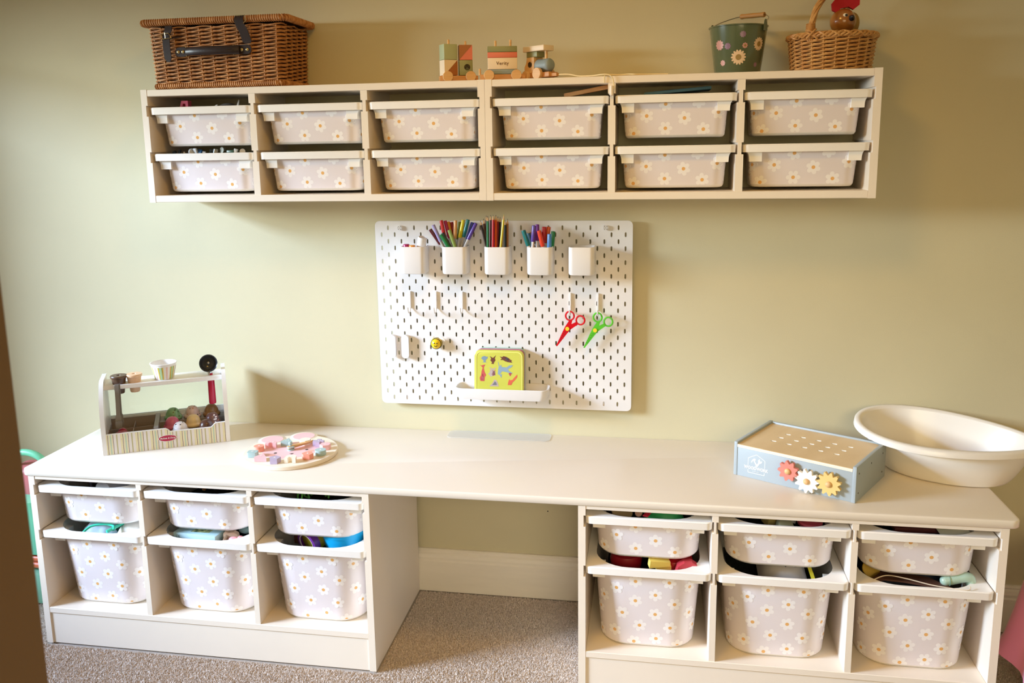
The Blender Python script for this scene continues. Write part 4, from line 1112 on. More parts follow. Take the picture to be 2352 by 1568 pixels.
    for i, (nm, c, x, y, z, spot, spot2) in enumerate(scoops):
        R = .0205
        prof = [(0, 0), (.022, 0), (.0255, .002), (.0265, .006), (.0250, .010), (.0212, .012), (.0208, .016), (.0195, .022), (.0165, .028), (.0115, .033), (.006, .0352), (0, .036)]
        o = thing('ice_cream_scoop', nm+' toy ice cream scoop'+(' with square flecks' if spot else ' without flecks')+' in the toy counter', 'toy food', stand_w(x, y, z), AST+i, 'toy ice cream scoops')
        MB().lathe(prof, 28).build('scoop', flat('scoop_'+nm, c, .3), o, smooth=60)
        if spot:
            rg = random.Random(i+4); mb = MB()
            for k in range(26):
                th = rg.uniform(0, 2*PI); f = rg.uniform(.12, .98); 
                j = min(int(3+f*7), 10); (r0, z0), (r1, z1) = prof[j], prof[j+1]; r = (r0+r1)/2; zz = (z0+z1)/2
                nrm = Vector((z1-z0, 0, r0-r1)).normalized()
                n3 = Vector((nrm.x*math.cos(th), nrm.x*math.sin(th), nrm.z)); tn = Vector((-math.sin(th), math.cos(th), 0)); bt = n3.cross(tn); p = Vector((r*math.cos(th), r*math.sin(th), zz))+n3*.0006
                s_ = rg.uniform(.0014, .0024) if not spot2 or nm != 'rocky chocolate' else rg.uniform(.002, .0032); a = rg.uniform(0, 1.5); u = tn*math.cos(a)+bt*math.sin(a); v = n3.cross(u)
                mb.add([p-u*s_-v*s_*.7, p+u*s_-v*s_*.7, p+u*s_+v*s_*.7, p-u*s_+v*s_*.7], [(0, 1, 2, 3)], 1 if (spot2 and k % 3 == 0) else 0)
            tag(mb.build('fleck', [flat('fleck_'+spot[1:], spot, .4), flat('fleck_'+(spot2 or spot)[1:], spot2 or spot, .4)], o, smooth=0), kind='stuff')
    def cone(x, y, c, label, c2):
        o = thing('toy_cone', label, 'toy food', stand_w(x, y, .160), AST, 'toy cones in the counter top')
        MB().lathe([(0, 0), (.0125, 0), (.014, .003), (.0155, .019), (.0165, .0195), (.0205, .046), (.0232, .0475), (.0240, .052), (.0225, .0545), (.006, .0545), (.005, .051), (0, .051)], 28).build('cone_cup', flat(c2, c, .35, noise=.06, nscale=80), o, smooth=40)
        g = MB()
        for k in range(14):
            a = 2*PI*k/14; g.tube([(.0127*math.cos(a), .0127*math.sin(a), .002), (.0152*math.cos(a), .0152*math.sin(a), .0175)], .0004, 4)
        for z in (.006, .011): g.tube([((.0131+z*.12)*math.cos(a), (.0131+z*.12)*math.sin(a), z) for a in [2*PI*k/20 for k in range(20)]], .0004, 4, closed=True)
        g.build('waffle_lines', flat(c2+'_line', '#2c1a12' if 'dark' in c2 else '#b07a58', .5), o)
    cone(.052, .085, '#5d4536', 'dark brown wooden cone cup set in the toy counter top', 'cone_dark')
    cone(.094, .088, '#e6bf9b', 'pale wooden cone cup set in the toy counter top', 'cone_pale')
    o = thing('paper_cup', 'striped paper ice cream cup standing on the toy counter top', 'cup', stand_w(.178, .095, .190), AST)
    MB().lathe([(0, .001), (.0245, 0), (.0265, .001), (.0365, .046), (.0385, .047), (.0388, .0495), (.0368, .050), (.0255, .003), (0, .003)], 40).build('cup_shell', wht, o, smooth=40)
    mb = MB(); cc = [flat('cp_y', '#e3c84e', .35), flat('cp_p', '#ebc5bd', .35), flat('cp_g', '#b7d6a4', .35), flat('cp_b', '#7c5a2a', .35)]
    th = 0; k = 0; sq = [(0, .10), (3, .03), (2, .22), (3, .03), (0, .10), (-1, .22), (1, .14), (-1, .22)]
    while th < 2*PI-.05:
        m_, w_ = sq[k % len(sq)]; k += 1
        if m_ >= 0:
            vs = []
            for i in range(5):
                a = th+w_*i/4
                for r, z in ((.02685, .002), (.0355, .0405)): vs.append((r*math.cos(a)*1.006, r*math.sin(a)*1.006, z))
            mb.add(vs, [(2*i, 2*i+2, 2*i+3, 2*i+1) for i in range(4)], m_)
        th += w_
    mb.build('stripe_print', cc, o, smooth=60)
    # scoop tool standing in the hole
    o = thing('ice_cream_server', 'toy ice cream scoop with black bowl and red handle hanging in the counter top', 'toy utensil', stand_w(.306, .085, 0), AST)
    MB().lathe([(0, .100), (.0095, .100), (.0108, .103), (.0100, .174), (.0065, .188), (.0062, .196), (0, .196)], 24, c=(.004, 0, 0)).build('handle', flat('handle_red', '#b30f35', .3), o, smooth=50)
    MB().cyl((.003, 0, .188), (.001, 0, .204), .006, 14).build('metal_neck', m_metal, o)
    mb = MB(); mb.T = Matrix.Translation((0, .003, .226)) @ Matrix.Rotation(math.radians(78), 4, 'X')
    mb.lathe([(0, -.016), (.010, -.0145), (.019, -.010), (.0245, -.002), (.0262, .004), (.0270, .0052), (.0268, .0062), (.0250, .0052), (.0225, -.001), (.017, -.008), (.008, -.0118), (0, -.0125)], 36)
    mb.build('bowl', mat('bowl_black', '#34363a', .22, coat=.5), o, smooth=60)
    MB().ball((0, -.0035+.011, .2265), .0045, nu=10, nv=8).build('bowl_screw', m_metal, o)
    # tongs leaning from the shelf into the tray
    o = thing('toy_tongs', 'grey toy tongs leaning inside the toy counter', 'toy utensil', tuple(OST), AST)
    g2 = mat('tong_grey', '#84807c', .4)
    for dx, dy in ((0, 0), (.004, .012)):
        pts = [(.0485+dx, .050, .196), (.048+dx, .047+dy*.3, .190), (.047+dx, .042+dy*.6, .140), (.046+dx, .037+dy, .100), (.046+dx, .034+dy, .088)]
        P = catmull(pts, 4); rings = []
        for i, p in enumerate(P):
            hw = .0055 if i < len(P)-5 else .0080; hw = .0062 if i < 3 else hw
            rings.append([p+Vector((-hw, -.0012, 0)), p+Vector((hw, -.0012, 0)), p+Vector((hw, .0012, 0)), p+Vector((-hw, .0012, 0))])
        m = MB().loft(rings, cap0=True, cap1=True); m.build('tong_arm', g2, o, smooth=50)
        MB().prism([(.038+dx, .090), (.054+dx, .090), (.0555+dx, .082), (.0535+dx, .068), (.0385+dx, .068), (.0365+dx, .082)], .031+dy, .035+dy, 'y').build('tong_tip', g2, o, smooth=0)
    put('toy_cherry', MB().lathe([(0, 0), (.010, 0), (.0125, .005), (.011, .012), (.006, .016), (0, .017)], 20), flat('cherry_red', '#a81c3c', .35), 'dark red toy berry held near the tongs in the toy counter', 'toy food', .052, .050, .045)
    put('whipped_cream', MB().lathe([(0, 0), (.024, 0), (.026, .004), (.022, .010), (.016, .013), (.012, .018), (0, .020)], 24), flat('toy_pinkwhite', '#d9c9c8', .4), 'white toy whipped cream swirl under the tongs', 'toy food', .048, .052, .022)
    put('toy_jelly', MB().lathe([(0, 0), (.022, 0), (.026, .006), (.024, .012), (.017, .018), (.008, .021), (0, .022)], 12), flat('jelly_crimson', '#9d1238', .4), 'crimson toy fruit dollop behind the striped counter front', 'toy food', .052, .026, .038, smooth=30)
    put('toy_cookie', MB().lathe([(0, 0), (.021, 0), (.0235, .004), (.022, .009), (.012, .012), (0, .013)], 24), flat('cookie_dark', '#4f4344', .5), 'dark toy biscuit lying in the counter compartment', 'toy food', .108, .030, .038)
ice_stand()

# ---------------------------------------------------------------- bear clock puzzle
def bear_clock():
    cx, cy = .690, -.266
    t = thing('shape_clock', 'round wooden bear clock puzzle with pastel number blocks on the desk', 'toy clock', (cx, cy, ZD), math.radians(27))
    pale = flat('clock_pale', '#f2e6d4', .5); pink = flat('clock_pink', '#f3c9cd', .5)
    MB().lathe([(0, 0), (.132, 0), (.134, .002), (.134, .010), (.132, .012), (0, .012)], 72).build('clock_board', pale, t, smooth=40)
    for sx in (-.046, .046):
        e = MB().lathe([(0, 0), (.041, 0), (.041, .0117), (.040, .0122), (0, .0122)], 40, c=(sx, .113, 0)).build('ear', pale, t, smooth=40)
        MB().lathe([(0, .0122), (.032, .0122), (.032, .0127), (0, .0127)], 36, c=(sx, .113, 0)).build('ear_inset', pink, e, smooth=40)
    MB().lathe([(0, .012), (.080, .012), (.080, .0124), (0, .0124)], 48, sy=.86).build('bear_face', pink, t, smooth=40)
    dk = flat('face_dark', '#4a3a38', .5); ck = flat('cheek', '#f0b5a4', .5)
    f = MB()
    for sx in (-.044, .044): f.lathe([(0, .0124), (.0045, .0124), (.0045, .0128), (0, .0128)], 16, c=(sx, -.012, 0))
    f.prism([(-.006, -.030), (.006, -.030), (0, -.038)], .0124, .0128, 'z'); f.build('face_features', dk, t, smooth=0)
    f = MB()
    for sx in (-.055, .055): f.lathe([(0, .0124), (.010, .0124), (.010, .0127), (0, .0127)], 20, c=(sx, -.026, 0), sy=.8)
    f.build('cheek', ck, t, smooth=0)
    hub = MB().lathe([(0, .012), (.010, .012), (.010, .016), (.004, .0165), (.004, .020), (.011, .0205), (.011, .024), (.003, .0245), (.003, .027), (.0055, .029), (.0062, .033), (.0045, .037), (0, .038)], 20).build('hub_knob', flat('knob_teal', '#a9c2c4', .45), t, smooth=50)
    for ln, an, z in ((.080, math.radians(30), .0175), (.060, math.radians(24), .0222)):
        mb = MB(); mb.T = Matrix.Rotation(an, 4, 'Z'); mb.prism(rrect(ln/2+.006, .0055, .005, 5, ln/2-.004, 0), z, z+.003, 'z'); mb.build('clock_hand', m_beech_l, t, smooth=0)
    cc = dict(c='#f2a08c', t='#a9c4c6', p='#f4bfc5', l='#bcaec9', w='#f6ecdc')
    def poly(n, r, ph=0): return [(r*math.cos(ph+2*PI*k/n), r*math.sin(ph+2*PI*k/n)) for k in range(n)]
    clover = [(.017*(.78+.22*abs(math.cos(2*a)))*math.cos(a), .017*(.78+.22*abs(math.cos(2*a)))*math.sin(a)) for a in [2*PI*k/32 for k in range(32)]]
    arch = [(-.016, -.013), (-.006, -.013), (-.005, -.002), (.005, -.002), (.006, -.013), (.016, -.013), (.014, .006), (.008, .013), (-.008, .013), (-.014, .006)]
    cross = [(-.006, -.016), (.006, -.016), (.006, -.006), (.016, -.006), (.016, .006), (.006, .006), (.006, .016), (-.006, .016), (-.006, .006), (-.016, .006), (-.016, -.006), (-.006, -.006)]
    B = [((.601, -.283), 'c', poly(24, .0145), '9', 'coral round'), ((.604, -.330), 't', rrect(.014, .0115, .005, 4), '8', 'teal rounded rectangle'), ((.643, -.359), 'p', poly(3, .0195, PI/2), '7', 'pink triangle'), ((.687, -.368), 'l', poly(5, .0165, PI/2), '6', 'lilac pentagon'),
         ((.729, -.355), 'w', arch, '5', 'cream arch'), ((.765, -.324), 'c', poly(6, .0165), '4', 'coral hexagon'), ((.790, -.291), 't', poly(24, .0155), '3', 'teal round'), ((.786, -.244), 'p', poly(6, .0160, .3), '2', 'pink hexagon'),
         ((.756, -.219), 'l', cross, '1', 'lilac cross'), ((.712, -.212), 'w', poly(8, .0165, .2), '12', 'cream octagon'), ((.663, -.227), 't', poly(3, .0195, PI/2), '11', 'teal triangle'), ((.624, -.248), 'p', arch, '10', 'pink arch')]
    for (x, y), c, shp, num, nm in B:
        # centres were read on the block tops (z about .03 above the desk)
        mb = MB().prism(shp, 0, .0145, 'z')
        o = mb.build('number_block', flat('nb_'+c, cc[c], .45), None, smooth=40, loc=(x, y, ZD+.0126), rotz=math.radians(8))
        tag(o, nm+' number block on the bear clock puzzle', 'toy block', 'number blocks of the clock puzzle')
        text_obj(num, .013, flat('num_white', '#f4efee', .5), o, (0, 0, .0147), (0, 0, math.radians(12)), name='numeral', extr=.0001)
bear_clock()

# ---------------------------------------------------------------- wooden workbench box
def workbench():
    A = Vector((1.926, -.262, ZD)); an = math.radians(-30.3); W, D, H = .314, .226, .091
    t = thing('toy_workbench', 'pale blue wooden toy workbench box with gears on its front', 'toy', tuple(A), an)
    th = .009
    MB().box(0, 0, 0, th, D, H, bev=.0008).build('end_panel', m_blue, t); MB().box(W-th, 0, 0, W, D, H, bev=.0008).build('end_panel', m_blue, t)
    MB().box(th, .0015, 0, W-th, .0095, H-.0145, bev=.0006).build('front_panel', m_blue, t); MB().box(th, D-th, 0, W-th, D-.001, H-.001, bev=.0008).build('back_panel', m_blue, t)
    MB().box(th, .0095, 0, W-th, D-th, .005).build('bottom_panel', m_blue, t)
    # lid with slanted slots, built as a grid around the slots
    lid = MB(); z0, z1 = H-.0135, H-.0055; x0, x1, y0, y1 = th+.0005, W-th-.0005, .0005, D-th-.001
    slw = [(2.072, -.176), (2.107, -.195), (2.143, -.215), (2.179, -.235), (2.216, -.256), (2.05, -.204), (2.086, -.224), (2.122, -.246), (2.157, -.266), (2.194, -.287), (2.028, -.233), (2.064, -.254), (2.101, -.275), (2.136, -.296), (2.172, -.318)]
    R_ = Matrix.Rotation(-an, 2)
    loc = [R_ @ (Vector(p)-Vector((A.x, A.y))) for p in slw]
    rowsy = [sum(p.y for p in loc[i*5:i*5+5])/5 for i in range(3)]; pitch = abs(loc[4].x-loc[0].x)/4; cwid = pitch; rh = abs(rowsy[0]-rowsy[1])
    xs0 = min(p.x for p in loc)-0; 
    bm = bmesh.new()
    V2 = []; F2 = []; SW = []
    ylist = [rowsy[2]-rh/2, rowsy[2]+rh/2, rowsy[1]+rh/2, rowsy[0]+rh/2]
    def q(xa, ya, xb, yb):
        b = len(V2)
        for z in (z0, z1): V2.extend([(xa, ya, z), (xb, ya, z), (xb, yb, z), (xa, yb, z)])
        F2.append((b+3, b+2, b+1, b)); F2.append((b+4, b+5, b+6, b+7))
    q(x0, y0, x1, ylist[0]); q(x0, ylist[3], x1, y1)
    for r in range(3):
        cen = sorted([p.x for p in loc[r*5:r*5+5]]); ya, yb = ylist[2-r], ylist[3-r]
        L_ = cen[0]-pitch/2; R2_ = L_+5*pitch
        q(x0, ya, L_, yb); q(R2_, ya, x1, yb)
        for k, cx in enumerate(cen):
            xa = L_+k*pitch; xb = xa+pitch; cx = (xa+xb)/2; cy = (ya+yb)/2
            outer = [(cx, ya), (xb, ya), (xb, cy), (xb, yb), (cx, yb), (xa, yb), (xa, cy), (xa, ya)]
            sl = [(0, -.0040), (.0050, -.0040), (.0082, 0), (.0050, .0040), (0, .0040), (-.0050, .0040), (-.0082, 0), (-.0050, -.0040)]
            ca, sa = math.cos(math.radians(14)), math.sin(math.radians(14)); sl = [(cx+a*ca-b*sa, cy+a*sa+b*ca) for a, b in sl]
            b = len(V2)
            for z in (z0, z1): V2.extend([(x, y, z) for x, y in outer]); V2.extend([(x, y, z) for x, y in sl])
            for i in range(8):
                j = (i+1) % 8
                F2.append((b+i, b+8+i, b+8+j, b+j)); F2.append((b+16+i, b+16+j, b+24+j, b+24+i)); F2.append((b+8+i, b+24+i, b+24+j, b+8+j)); SW.append(len(F2)-1)
    bm.free()
    lid.add(V2, F2)
    for i_ in SW: lid.mi[i_] = 1
    lid.prism([(x0, y0), (x1, y0), (x1, y1), (x0, y1)], z0, z1, 'z', caps=False)
    L = lid.build('slotted_lid', [m_ply, flat('slot_cream', '#f8f2e8', .5)], t, smooth=0)  # slot walls get a paler colour so they look lit
    e = MB().box(x0, -.0002, z0, x1, .0003, z0+.0026).box(x0, -.0002, z0+.0034, x1, .0003, z1-.001)
    e.build('ply_edge', flat('ply_cream', '#f6ead9', .5), L, smooth=0)
    MB().box(th, .010, .006, W-th, D-th-.001, .0075).build('inner_floor', flat('inner_tan', '#8f7a5c', .6), t, smooth=0)  # floor colour darkened so the slots look shaded inside
    def gear(x, z, R, c, n, ph):
        pts = []
        for k in range(n*4):
            a = ph+2*PI*k/(n*4); r = (R, R*.86, R*.72, R*.86)[k % 4]
            if k % 4 == 0:
                pts.append((x+R*math.cos(a-.07), z+R*math.sin(a-.07))); pts.append((x+R*math.cos(a+.07), z+R*math.sin(a+.07)))
            else: pts.append((x+r*math.cos(a), z+r*math.sin(a)))
        g = MB().prism(pts, -.0165, -.0065, 'y').build('gear', flat('gear_'+c[1:], c, .5), t, smooth=0)
        g['label'] = {'#d98274': 'coral red gear', '#f4ede0': 'cream gear', '#dfbf78': 'mustard yellow gear'}[c]
        MB().cyl((x, -.0065, z), (x, .002, z), .004, 12).build('axle', m_beech_l, g)
        MB().ball((x, -.018, z), .0078, nu=18, nv=12, sc=(1, .75, 1)).build('peg_knob', m_beech_l, g, smooth=80)
    gear(.152, .0485, .0262, '#d98274', 9, .35); gear(.2005, .0335, .0305, '#f4ede0', 11, .1); gear(.2545, .0395, .0300, '#dfbf78', 11, .25)
    for y, z in ((.02, .02), (.02, .070), (.11, .070), (.2, .070), (.2, .02)):
        MB().cyl((W-.0002, y, z), (W+.0006, y, z), .0022, 10).build('screw_hole', m_dark, t)
    # white printed emblem: house outline, hammer and spanner, lettering
    wp = flat('print_white', '#eef2f6', .5); em = MB(); Y = .0013
    def line(pts, w=.0006):
        for a, b in zip(pts, pts[1:]):
            a, b = Vector(a), Vector(b); d = (b-a).normalized(); n = Vector((-d.y, d.x))*w
            em.add([(a.x-n.x, Y, a.y-n.y), (b.x-n.x, Y, b.y-n.y), (b.x+n.x, Y, b.y+n.y), (a.x+n.x, Y, a.y+n.y)], [(0, 1, 2, 3)])
    line([(.0395, .0345), (.0395, .0540), (.0618, .0665), (.0845, .0540), (.0845, .0345)]); line([(.0395, .0225), (.0395, .0150), (.0838, .0150), (.0838, .0215)])
    em.prism([(.0630, .0345), (.0660, .0355), (.0560, .0510), (.0535, .0490)], .0012, .0014, 'y')
    em.prism([(.0475, .0430), (.0490, .0490), (.0530, .0535), (.0575, .0555), (.0600, .0530), (.0585, .0500), (.0555, .0515), (.0520, .0490), (.0500, .0440)], .0012, .0014, 'y')
    em.prism([(.0585, .0340), (.0650, .0340), (.0710, .0455), (.0680, .0475)], .0012, .0014, 'y')
    em.prism([(.0665, .0470), (.0665, .0530), (.0690, .0555), (.0715, .0560), (.0705, .0525), (.0730, .0505), (.0765, .0520), (.0770, .0490), (.0750, .0460), (.0710, .0440)], .0012, .0014, 'y')
    o = em.build('printed_emblem', wp, t, smooth=0)
    text_obj('WOODWORK', .0112, wp, o, (.0612, .0012, .0283), (PI/2, 0, 0), bold=.0004, wscale=.84)
    text_obj('COMPANY', .0036, wp, o, (.0612, .0012, .0196), (PI/2, 0, 0))
workbench()

# ---------------------------------------------------------------- baby bath
def bath():
    t = thing('baby_bath', 'cream plastic baby bath standing on the desk behind the workbench box', 'bath', (2.472, -.163, ZD), -.221)
    m = mat('bath_plastic', '#ebe6e0', .32, coat=.15)
    a, b_, tl, tb, eg, zr = .224, .136, -.051, .114, -.26, .64-.5282
    n = 72
    bc = Vector((2.462, -.180)); d = bc-Vector((2.464, -.166)); c, s_ = math.cos(.221), math.sin(.221)
    bl = Vector((d.x*c-d.y*s_, d.x*s_+d.y*c)); ba, bb = .140, .093
    def rim(k, out=0.0, dz=0.0):
        tt = 2*PI*k/n; x = (a+out)*math.cos(tt); y = (b_+out)*math.sin(tt)*(1+eg*math.cos(tt))
        return Vector((x, y, zr+tl*x+tb*y+dz))
    def bot(k, ins=0.0, z=0.0):
        tt = 2*PI*k/n; X_ = (ba-ins)*math.cos(tt); Y_ = (bb-ins)*math.sin(tt); return Vector((bl.x+X_*.978+Y_*.208, bl.y-X_*.208+Y_*.978, z))
    def mix(f, ins, k):   # f 0 bottom..1 under the rim, bulging
        p = bot(k, ins); q = rim(k, -.016-ins); g = math.sin(f*PI/2)**.8 if f > 0 else 0
        g = f**.62
        return Vector((p.x+(q.x-p.x)*g, p.y+(q.y-p.y)*g, f*(q.z-.004)+.0))
    fs = [0, .02, .06, .12, .22, .35, .5, .68, .85, 1]
    outer = [[bot(k, .012, 0) for k in range(n)], [bot(k, .004, .0008) for k in range(n)]]+[[mix(f, 0, k)+Vector((0, 0, .003 if f == 0 else 0)) for k in range(n)] for f in fs[1:]]
    mb = MB(); mb.loft(outer, cap0=True)
    lip = [[rim(k, -.016, -.004) for k in range(n)], [rim(k, -.001, -.016) for k in range(n)], [rim(k, .0015, -.015) for k in range(n)], [rim(k, .0, -.004) for k in range(n)], [rim(k, -.003, 0) for k in range(n)], [rim(k, -.014, .0005) for k in range(n)], [rim(k, -.0195, -.004) for k in range(n)]]
    mb2 = MB(); mb2.loft(lip)
    inner = [[mix(f, .0035, k)+Vector((0, 0, .0035)) for k in range(n)] for f in fs[::-1][:-1]]
    inner = [[rim(k, -.0195, -.004) for k in range(n)]]+inner[1:]+[[bot(k, .020, .004) for k in range(n)]]
    mb.loft(inner, cap1=True)
    mb.build('tub', m, t, smooth=60); mb2.build('rolled_rim', m, t, smooth=60)
bath()

# ---------------------------------------------------------------- what lies in the bins
def lone(name, mb, m, label, cat, loc=(0, 0, 0), rot=(0, 0, 0), smooth=40, grp=None):
    o = mb.build(name, m, None, smooth=smooth); o.location = loc; o.rotation_euler = rot; return tag(o, label, cat, grp)
def sheet_blob(w, d, h, seed, nx=14, ny=10, crump=.006):
    rg = random.Random(seed); mb = MB(); V = []; F = []
    for j in range(ny+1):
        for i in range(nx+1):
            u, v = i/nx*2-1, j/ny*2-1; e = max(0, 1-abs(u)**3)*max(0, 1-abs(v)**3)
            V.append((u*w/2, v*d/2, h*e+(rg.uniform(-crump, crump) if e > 0 else 0)))
    for j in range(ny):
        for i in range(nx):
            a = j*(nx+1)+i; F.append((a, a+1, a+nx+2, a+nx+1))
    return mb.add(V, F)
z1, z2 = .345, .470
# first column: rolled paper tubes above, net bag and cloth below
c0, c1_, c2_ = LX
lone('paper_roll', MB().lathe([(0, 0), (.026, 0), (.027, .001), (.027, .15), (.0255, .151), (0, .151)], 28), flat('roll_white', '#e6e6f0', .5), 'white rolled tube lying in the top bin under the ice cream stand', 'roll', (.185, -.415, .450), (math.radians(-88), 0, math.radians(-8)))
lone('sock_roll', MB().lathe([(.018, 0), (.024, 0), (.026, .03), (.022, .07), (.018, .07), (.018, 0)], 24), flat('roll_grey', '#6d6a80', .7), 'grey-violet hollow roll beside the white tube in the top bin', 'roll', (.140, -.370, .450), (math.radians(-80), 0, math.radians(25)))
lone('grey_box', MB().box(-.05, -.05, 0, .05, .05, .06, bev=.006), flat('box_grey', '#9a9a9e', .5), 'light grey box behind the white tube in the top bin', 'box', (.240, -.30, .412), (0, .15, .1))
for (nm, xy, sz, c, l) in (('wipes_packet', (.150, -.380), (.105, .09, .032), '#c3d5e6', 'crinkled pale blue printed packet in the deep bin under the ice cream stand'), ('net_bag', (.225, -.345), (.11, .10, .028), '#1c5648', 'dark green net bag beside the pale blue packet'), ('white_cloth', (.252, -.388), (.085, .085, .036), '#e6e3df', 'crumpled white cloth at the front of the deep bin')):
    lone(nm, sheet_blob(sz[0], sz[1], sz[2], len(l), crump=.003), flat(nm, c, .5), l, 'packet' if 'packet' in nm else 'bag' if 'bag' in nm else 'cloth', (xy[0], xy[1], .318), (0, 0, .2), smooth=60)
tag(MB().tube(catmull([(.135, -.452, .338), (.150, -.435, .350), (.185, -.425, .354), (.215, -.428, .352), (.222, -.440, .345)], 5), .0035, 8).tube([(.208, -.450, .344), (.232, -.405, .352)], .0048, 8).build('zip_edge', flat('zip_turquoise', '#3fd0b0', .35)), 'turquoise zip edge of a mesh pouch lying on the packet', 'pouch')
# second column
tag(MB().tube(catmull([(.485, -.40, .462), (.492, -.395, .480), (.510, -.39, .484), (.525, -.388, .476), (.545, -.385, .474), (.552, -.384, .462)], 4), .0055, 8).build('toy_snake', flat('toy_brown', '#8a5a2c', .4)), 'curled brown rubber toy in the top middle bin', 'toy')
bx = thing('game_box', 'light blue game box with an orange disc in the deep middle bin', 'box', (.468, -.388, .322), math.radians(-6))
MB().box(-.067, -.045, 0, .067, .045, .022, bev=.0012).build('carton', flat('carton_blue', '#bfe0ea', .4), bx)
d_ = MB().prism([(-.045+.014*math.cos(a), .002+.017*math.sin(a)) for a in [2*PI*k/28 for k in range(28)]], .0221, .0225, 'z').build('printed_disc', flat('disc_orange', '#e79a34', .4), bx, smooth=0)
MB().prism([(-.020, -.032), (.035, -.026), (.040, .026), (-.010, .030)], .0221, .0224, 'z').build('printed_picture', mat('picture_print', '#2f5a3a', .4, col2='#e3dfa0', nscale=90), bx, smooth=0)
text_obj('CE', .011, flat('print_black', '#27303a', .5), bx, (-.052, -.0453, .011), (PI/2, 0, 0), bold=-.0002)
pig = thing('wooden_animal', 'flat wooden animal face toy beside the light blue box', 'toy', (.561, -.408, .322), math.radians(10))
MB().prism([(-.022, 0), (.016, 0), (.022, .008), (.020, .020), (.010, .026), (-.004, .025), (-.012, .028), (-.018, .024), (-.020, .012)], -.008, .008, 'y').build('animal_body', flat('animal_tan', '#cdb096', .5), pig, smooth=0)
MB().ball((-.008, -.0085, .012), .0018, nu=8, nv=6).ball((.004, -.0085, .012), .0018, nu=8, nv=6).build('eyes', m_blk, pig)
lone('card_book', MB().box(-.004, -.035, 0, .004, .035, .035, bev=.001), flat('book_taupe', '#a8907a', .5), 'brown-edged small board book standing by the animal toy', 'book', (.538, -.400, .315), (.5, .45, .2))
lone('toy_whale', MB().ball((0, 0, 0), .018, nu=18, nv=12, sc=(1.2, .8, .6)), flat('whale_teal', '#7d9c9c', .5), 'grey-teal rounded wooden toy in the deep middle bin', 'toy', (.590, -.375, .340))
lone('pink_toy', MB().ball((0, 0, 0), .012, nu=16, nv=10, sc=(1.3, .8, .7)).ball((.017, .004, 0), .010, nu=14, nv=10), flat('toy_pink', '#e39aa2', .5), 'pale pink rounded toy at the front of the deep middle bin', 'toy', (.582, -.432, .336))
# third column
for i, (x, y, s_, ph) in enumerate(((.815, -.385, 1.0, 0), (.868, -.385, 1.1, .5), (.790, -.415, .6, 1))):
    pts = [(-.020, 0), (-.014, .030), (-.004, .022), (.004, .034), (.014, .028), (.022, 0)]
    mb = MB().tube([(a*s_, 0, b*s_) for a, b in pts], .0028, 6).tube([(a*s_*.9, .02, b*s_) for a, b in pts], .0028, 6)
    for a, b in pts: mb.tube([(a*s_, 0, b*s_), (a*s_*.9, .02, b*s_)], .0022, 6)
    lone('cookie_cutter', mb, flat('plastic_green', '#5fae4c', .35), ('larger bright green plastic cutter in the top bin by the knee gap', 'bright green plastic cutter with tall arch in the top bin', 'small green plastic cutter at the bin edge')[(1, 0, 2)[i]], 'cutter', (x, y, .458), (0, 0, ph), grp='green plastic cutters')
tub = thing('dough_tub', 'lime yellow tub with a purple rim lying in the deep bin', 'tub', (.785, -.412, .328), 0); tub.rotation_euler = (math.radians(-78), 0, math.radians(-28))
MB().lathe([(0, .01), (.030, .01), (.033, .012), (.034, .07), (0, .07)], 32).build('tub_body', flat('tub_lime', '#9c8f1f', .35), tub)
MB().lathe([(.027, 0), (.036, 0), (.0365, .018), (.034, .019)], 32).build('purple_rim', flat('tub_purple', '#6d2a92', .35), tub)
MB().lathe([(.026, -.0012), (.0275, -.0015), (.0275, .001), (.026, .001)], 32).build('white_edge', m_bin, tub)
lone('blue_basin', MB().lathe([(0, -.03), (.052, -.03), (.060, .006), (.0625, .007), (.065, .022), (.0665, .024), (.064, .0255), (.060, .010), (.050, -.026), (0, -.026)], 48, sy=.9), flat('basin_blue', '#16a6df', .35), 'bright blue round plastic tub in the deep bin by the knee gap', 'tub', (.878, -.374, .348), (.05, 0, 0))
lone('brown_blocks', MB().box(-.04, -.05, 0, .02, .05, .05, bev=.002).box(.025, -.05, 0, .055, .04, .04, bev=.002), flat('block_brown', '#5f3428', .6), 'dark brown wooden pieces at the back of the deep bin', 'toy', (.760, -.30, .295))
# right frame, first column
d0, d1, d2 = RX
lone('green_packet', sheet_blob(.10, .075, .030, 9, crump=.004), flat('pack_green', '#2f9a5c', .4), 'crinkled green packet in the top bin by the knee gap', 'packet', (1.745, -.395, .456), (0, 0, .1), smooth=60)
lone('red_ribbon', MB().box(-.007, -.05, 0, .007, .05, .003, bev=.001), flat('ribbon_red', '#c01f3c', .4), 'red strip lying across the green packet', 'ribbon', (1.718, -.395, .478), (.1, 0, -.4))
lone('round_disc', MB().lathe([(0, 0), (.026, 0), (.027, .003), (.026, .006), (0, .007)], 32), flat('disc_beige', '#b9a584', .5), 'larger beige disc in the top bin by the knee gap', 'toy', (1.640, -.40, .462), (.3, .1, 0))
lone('round_counter', MB().lathe([(0, 0), (.009, 0), (.0095, .003), (.009, .005), (0, .005)], 24), flat('disc_rose', '#b58d80', .5), 'small rose-beige counter beside the larger disc', 'toy', (1.682, -.415, .470), (.9, .1, 0))
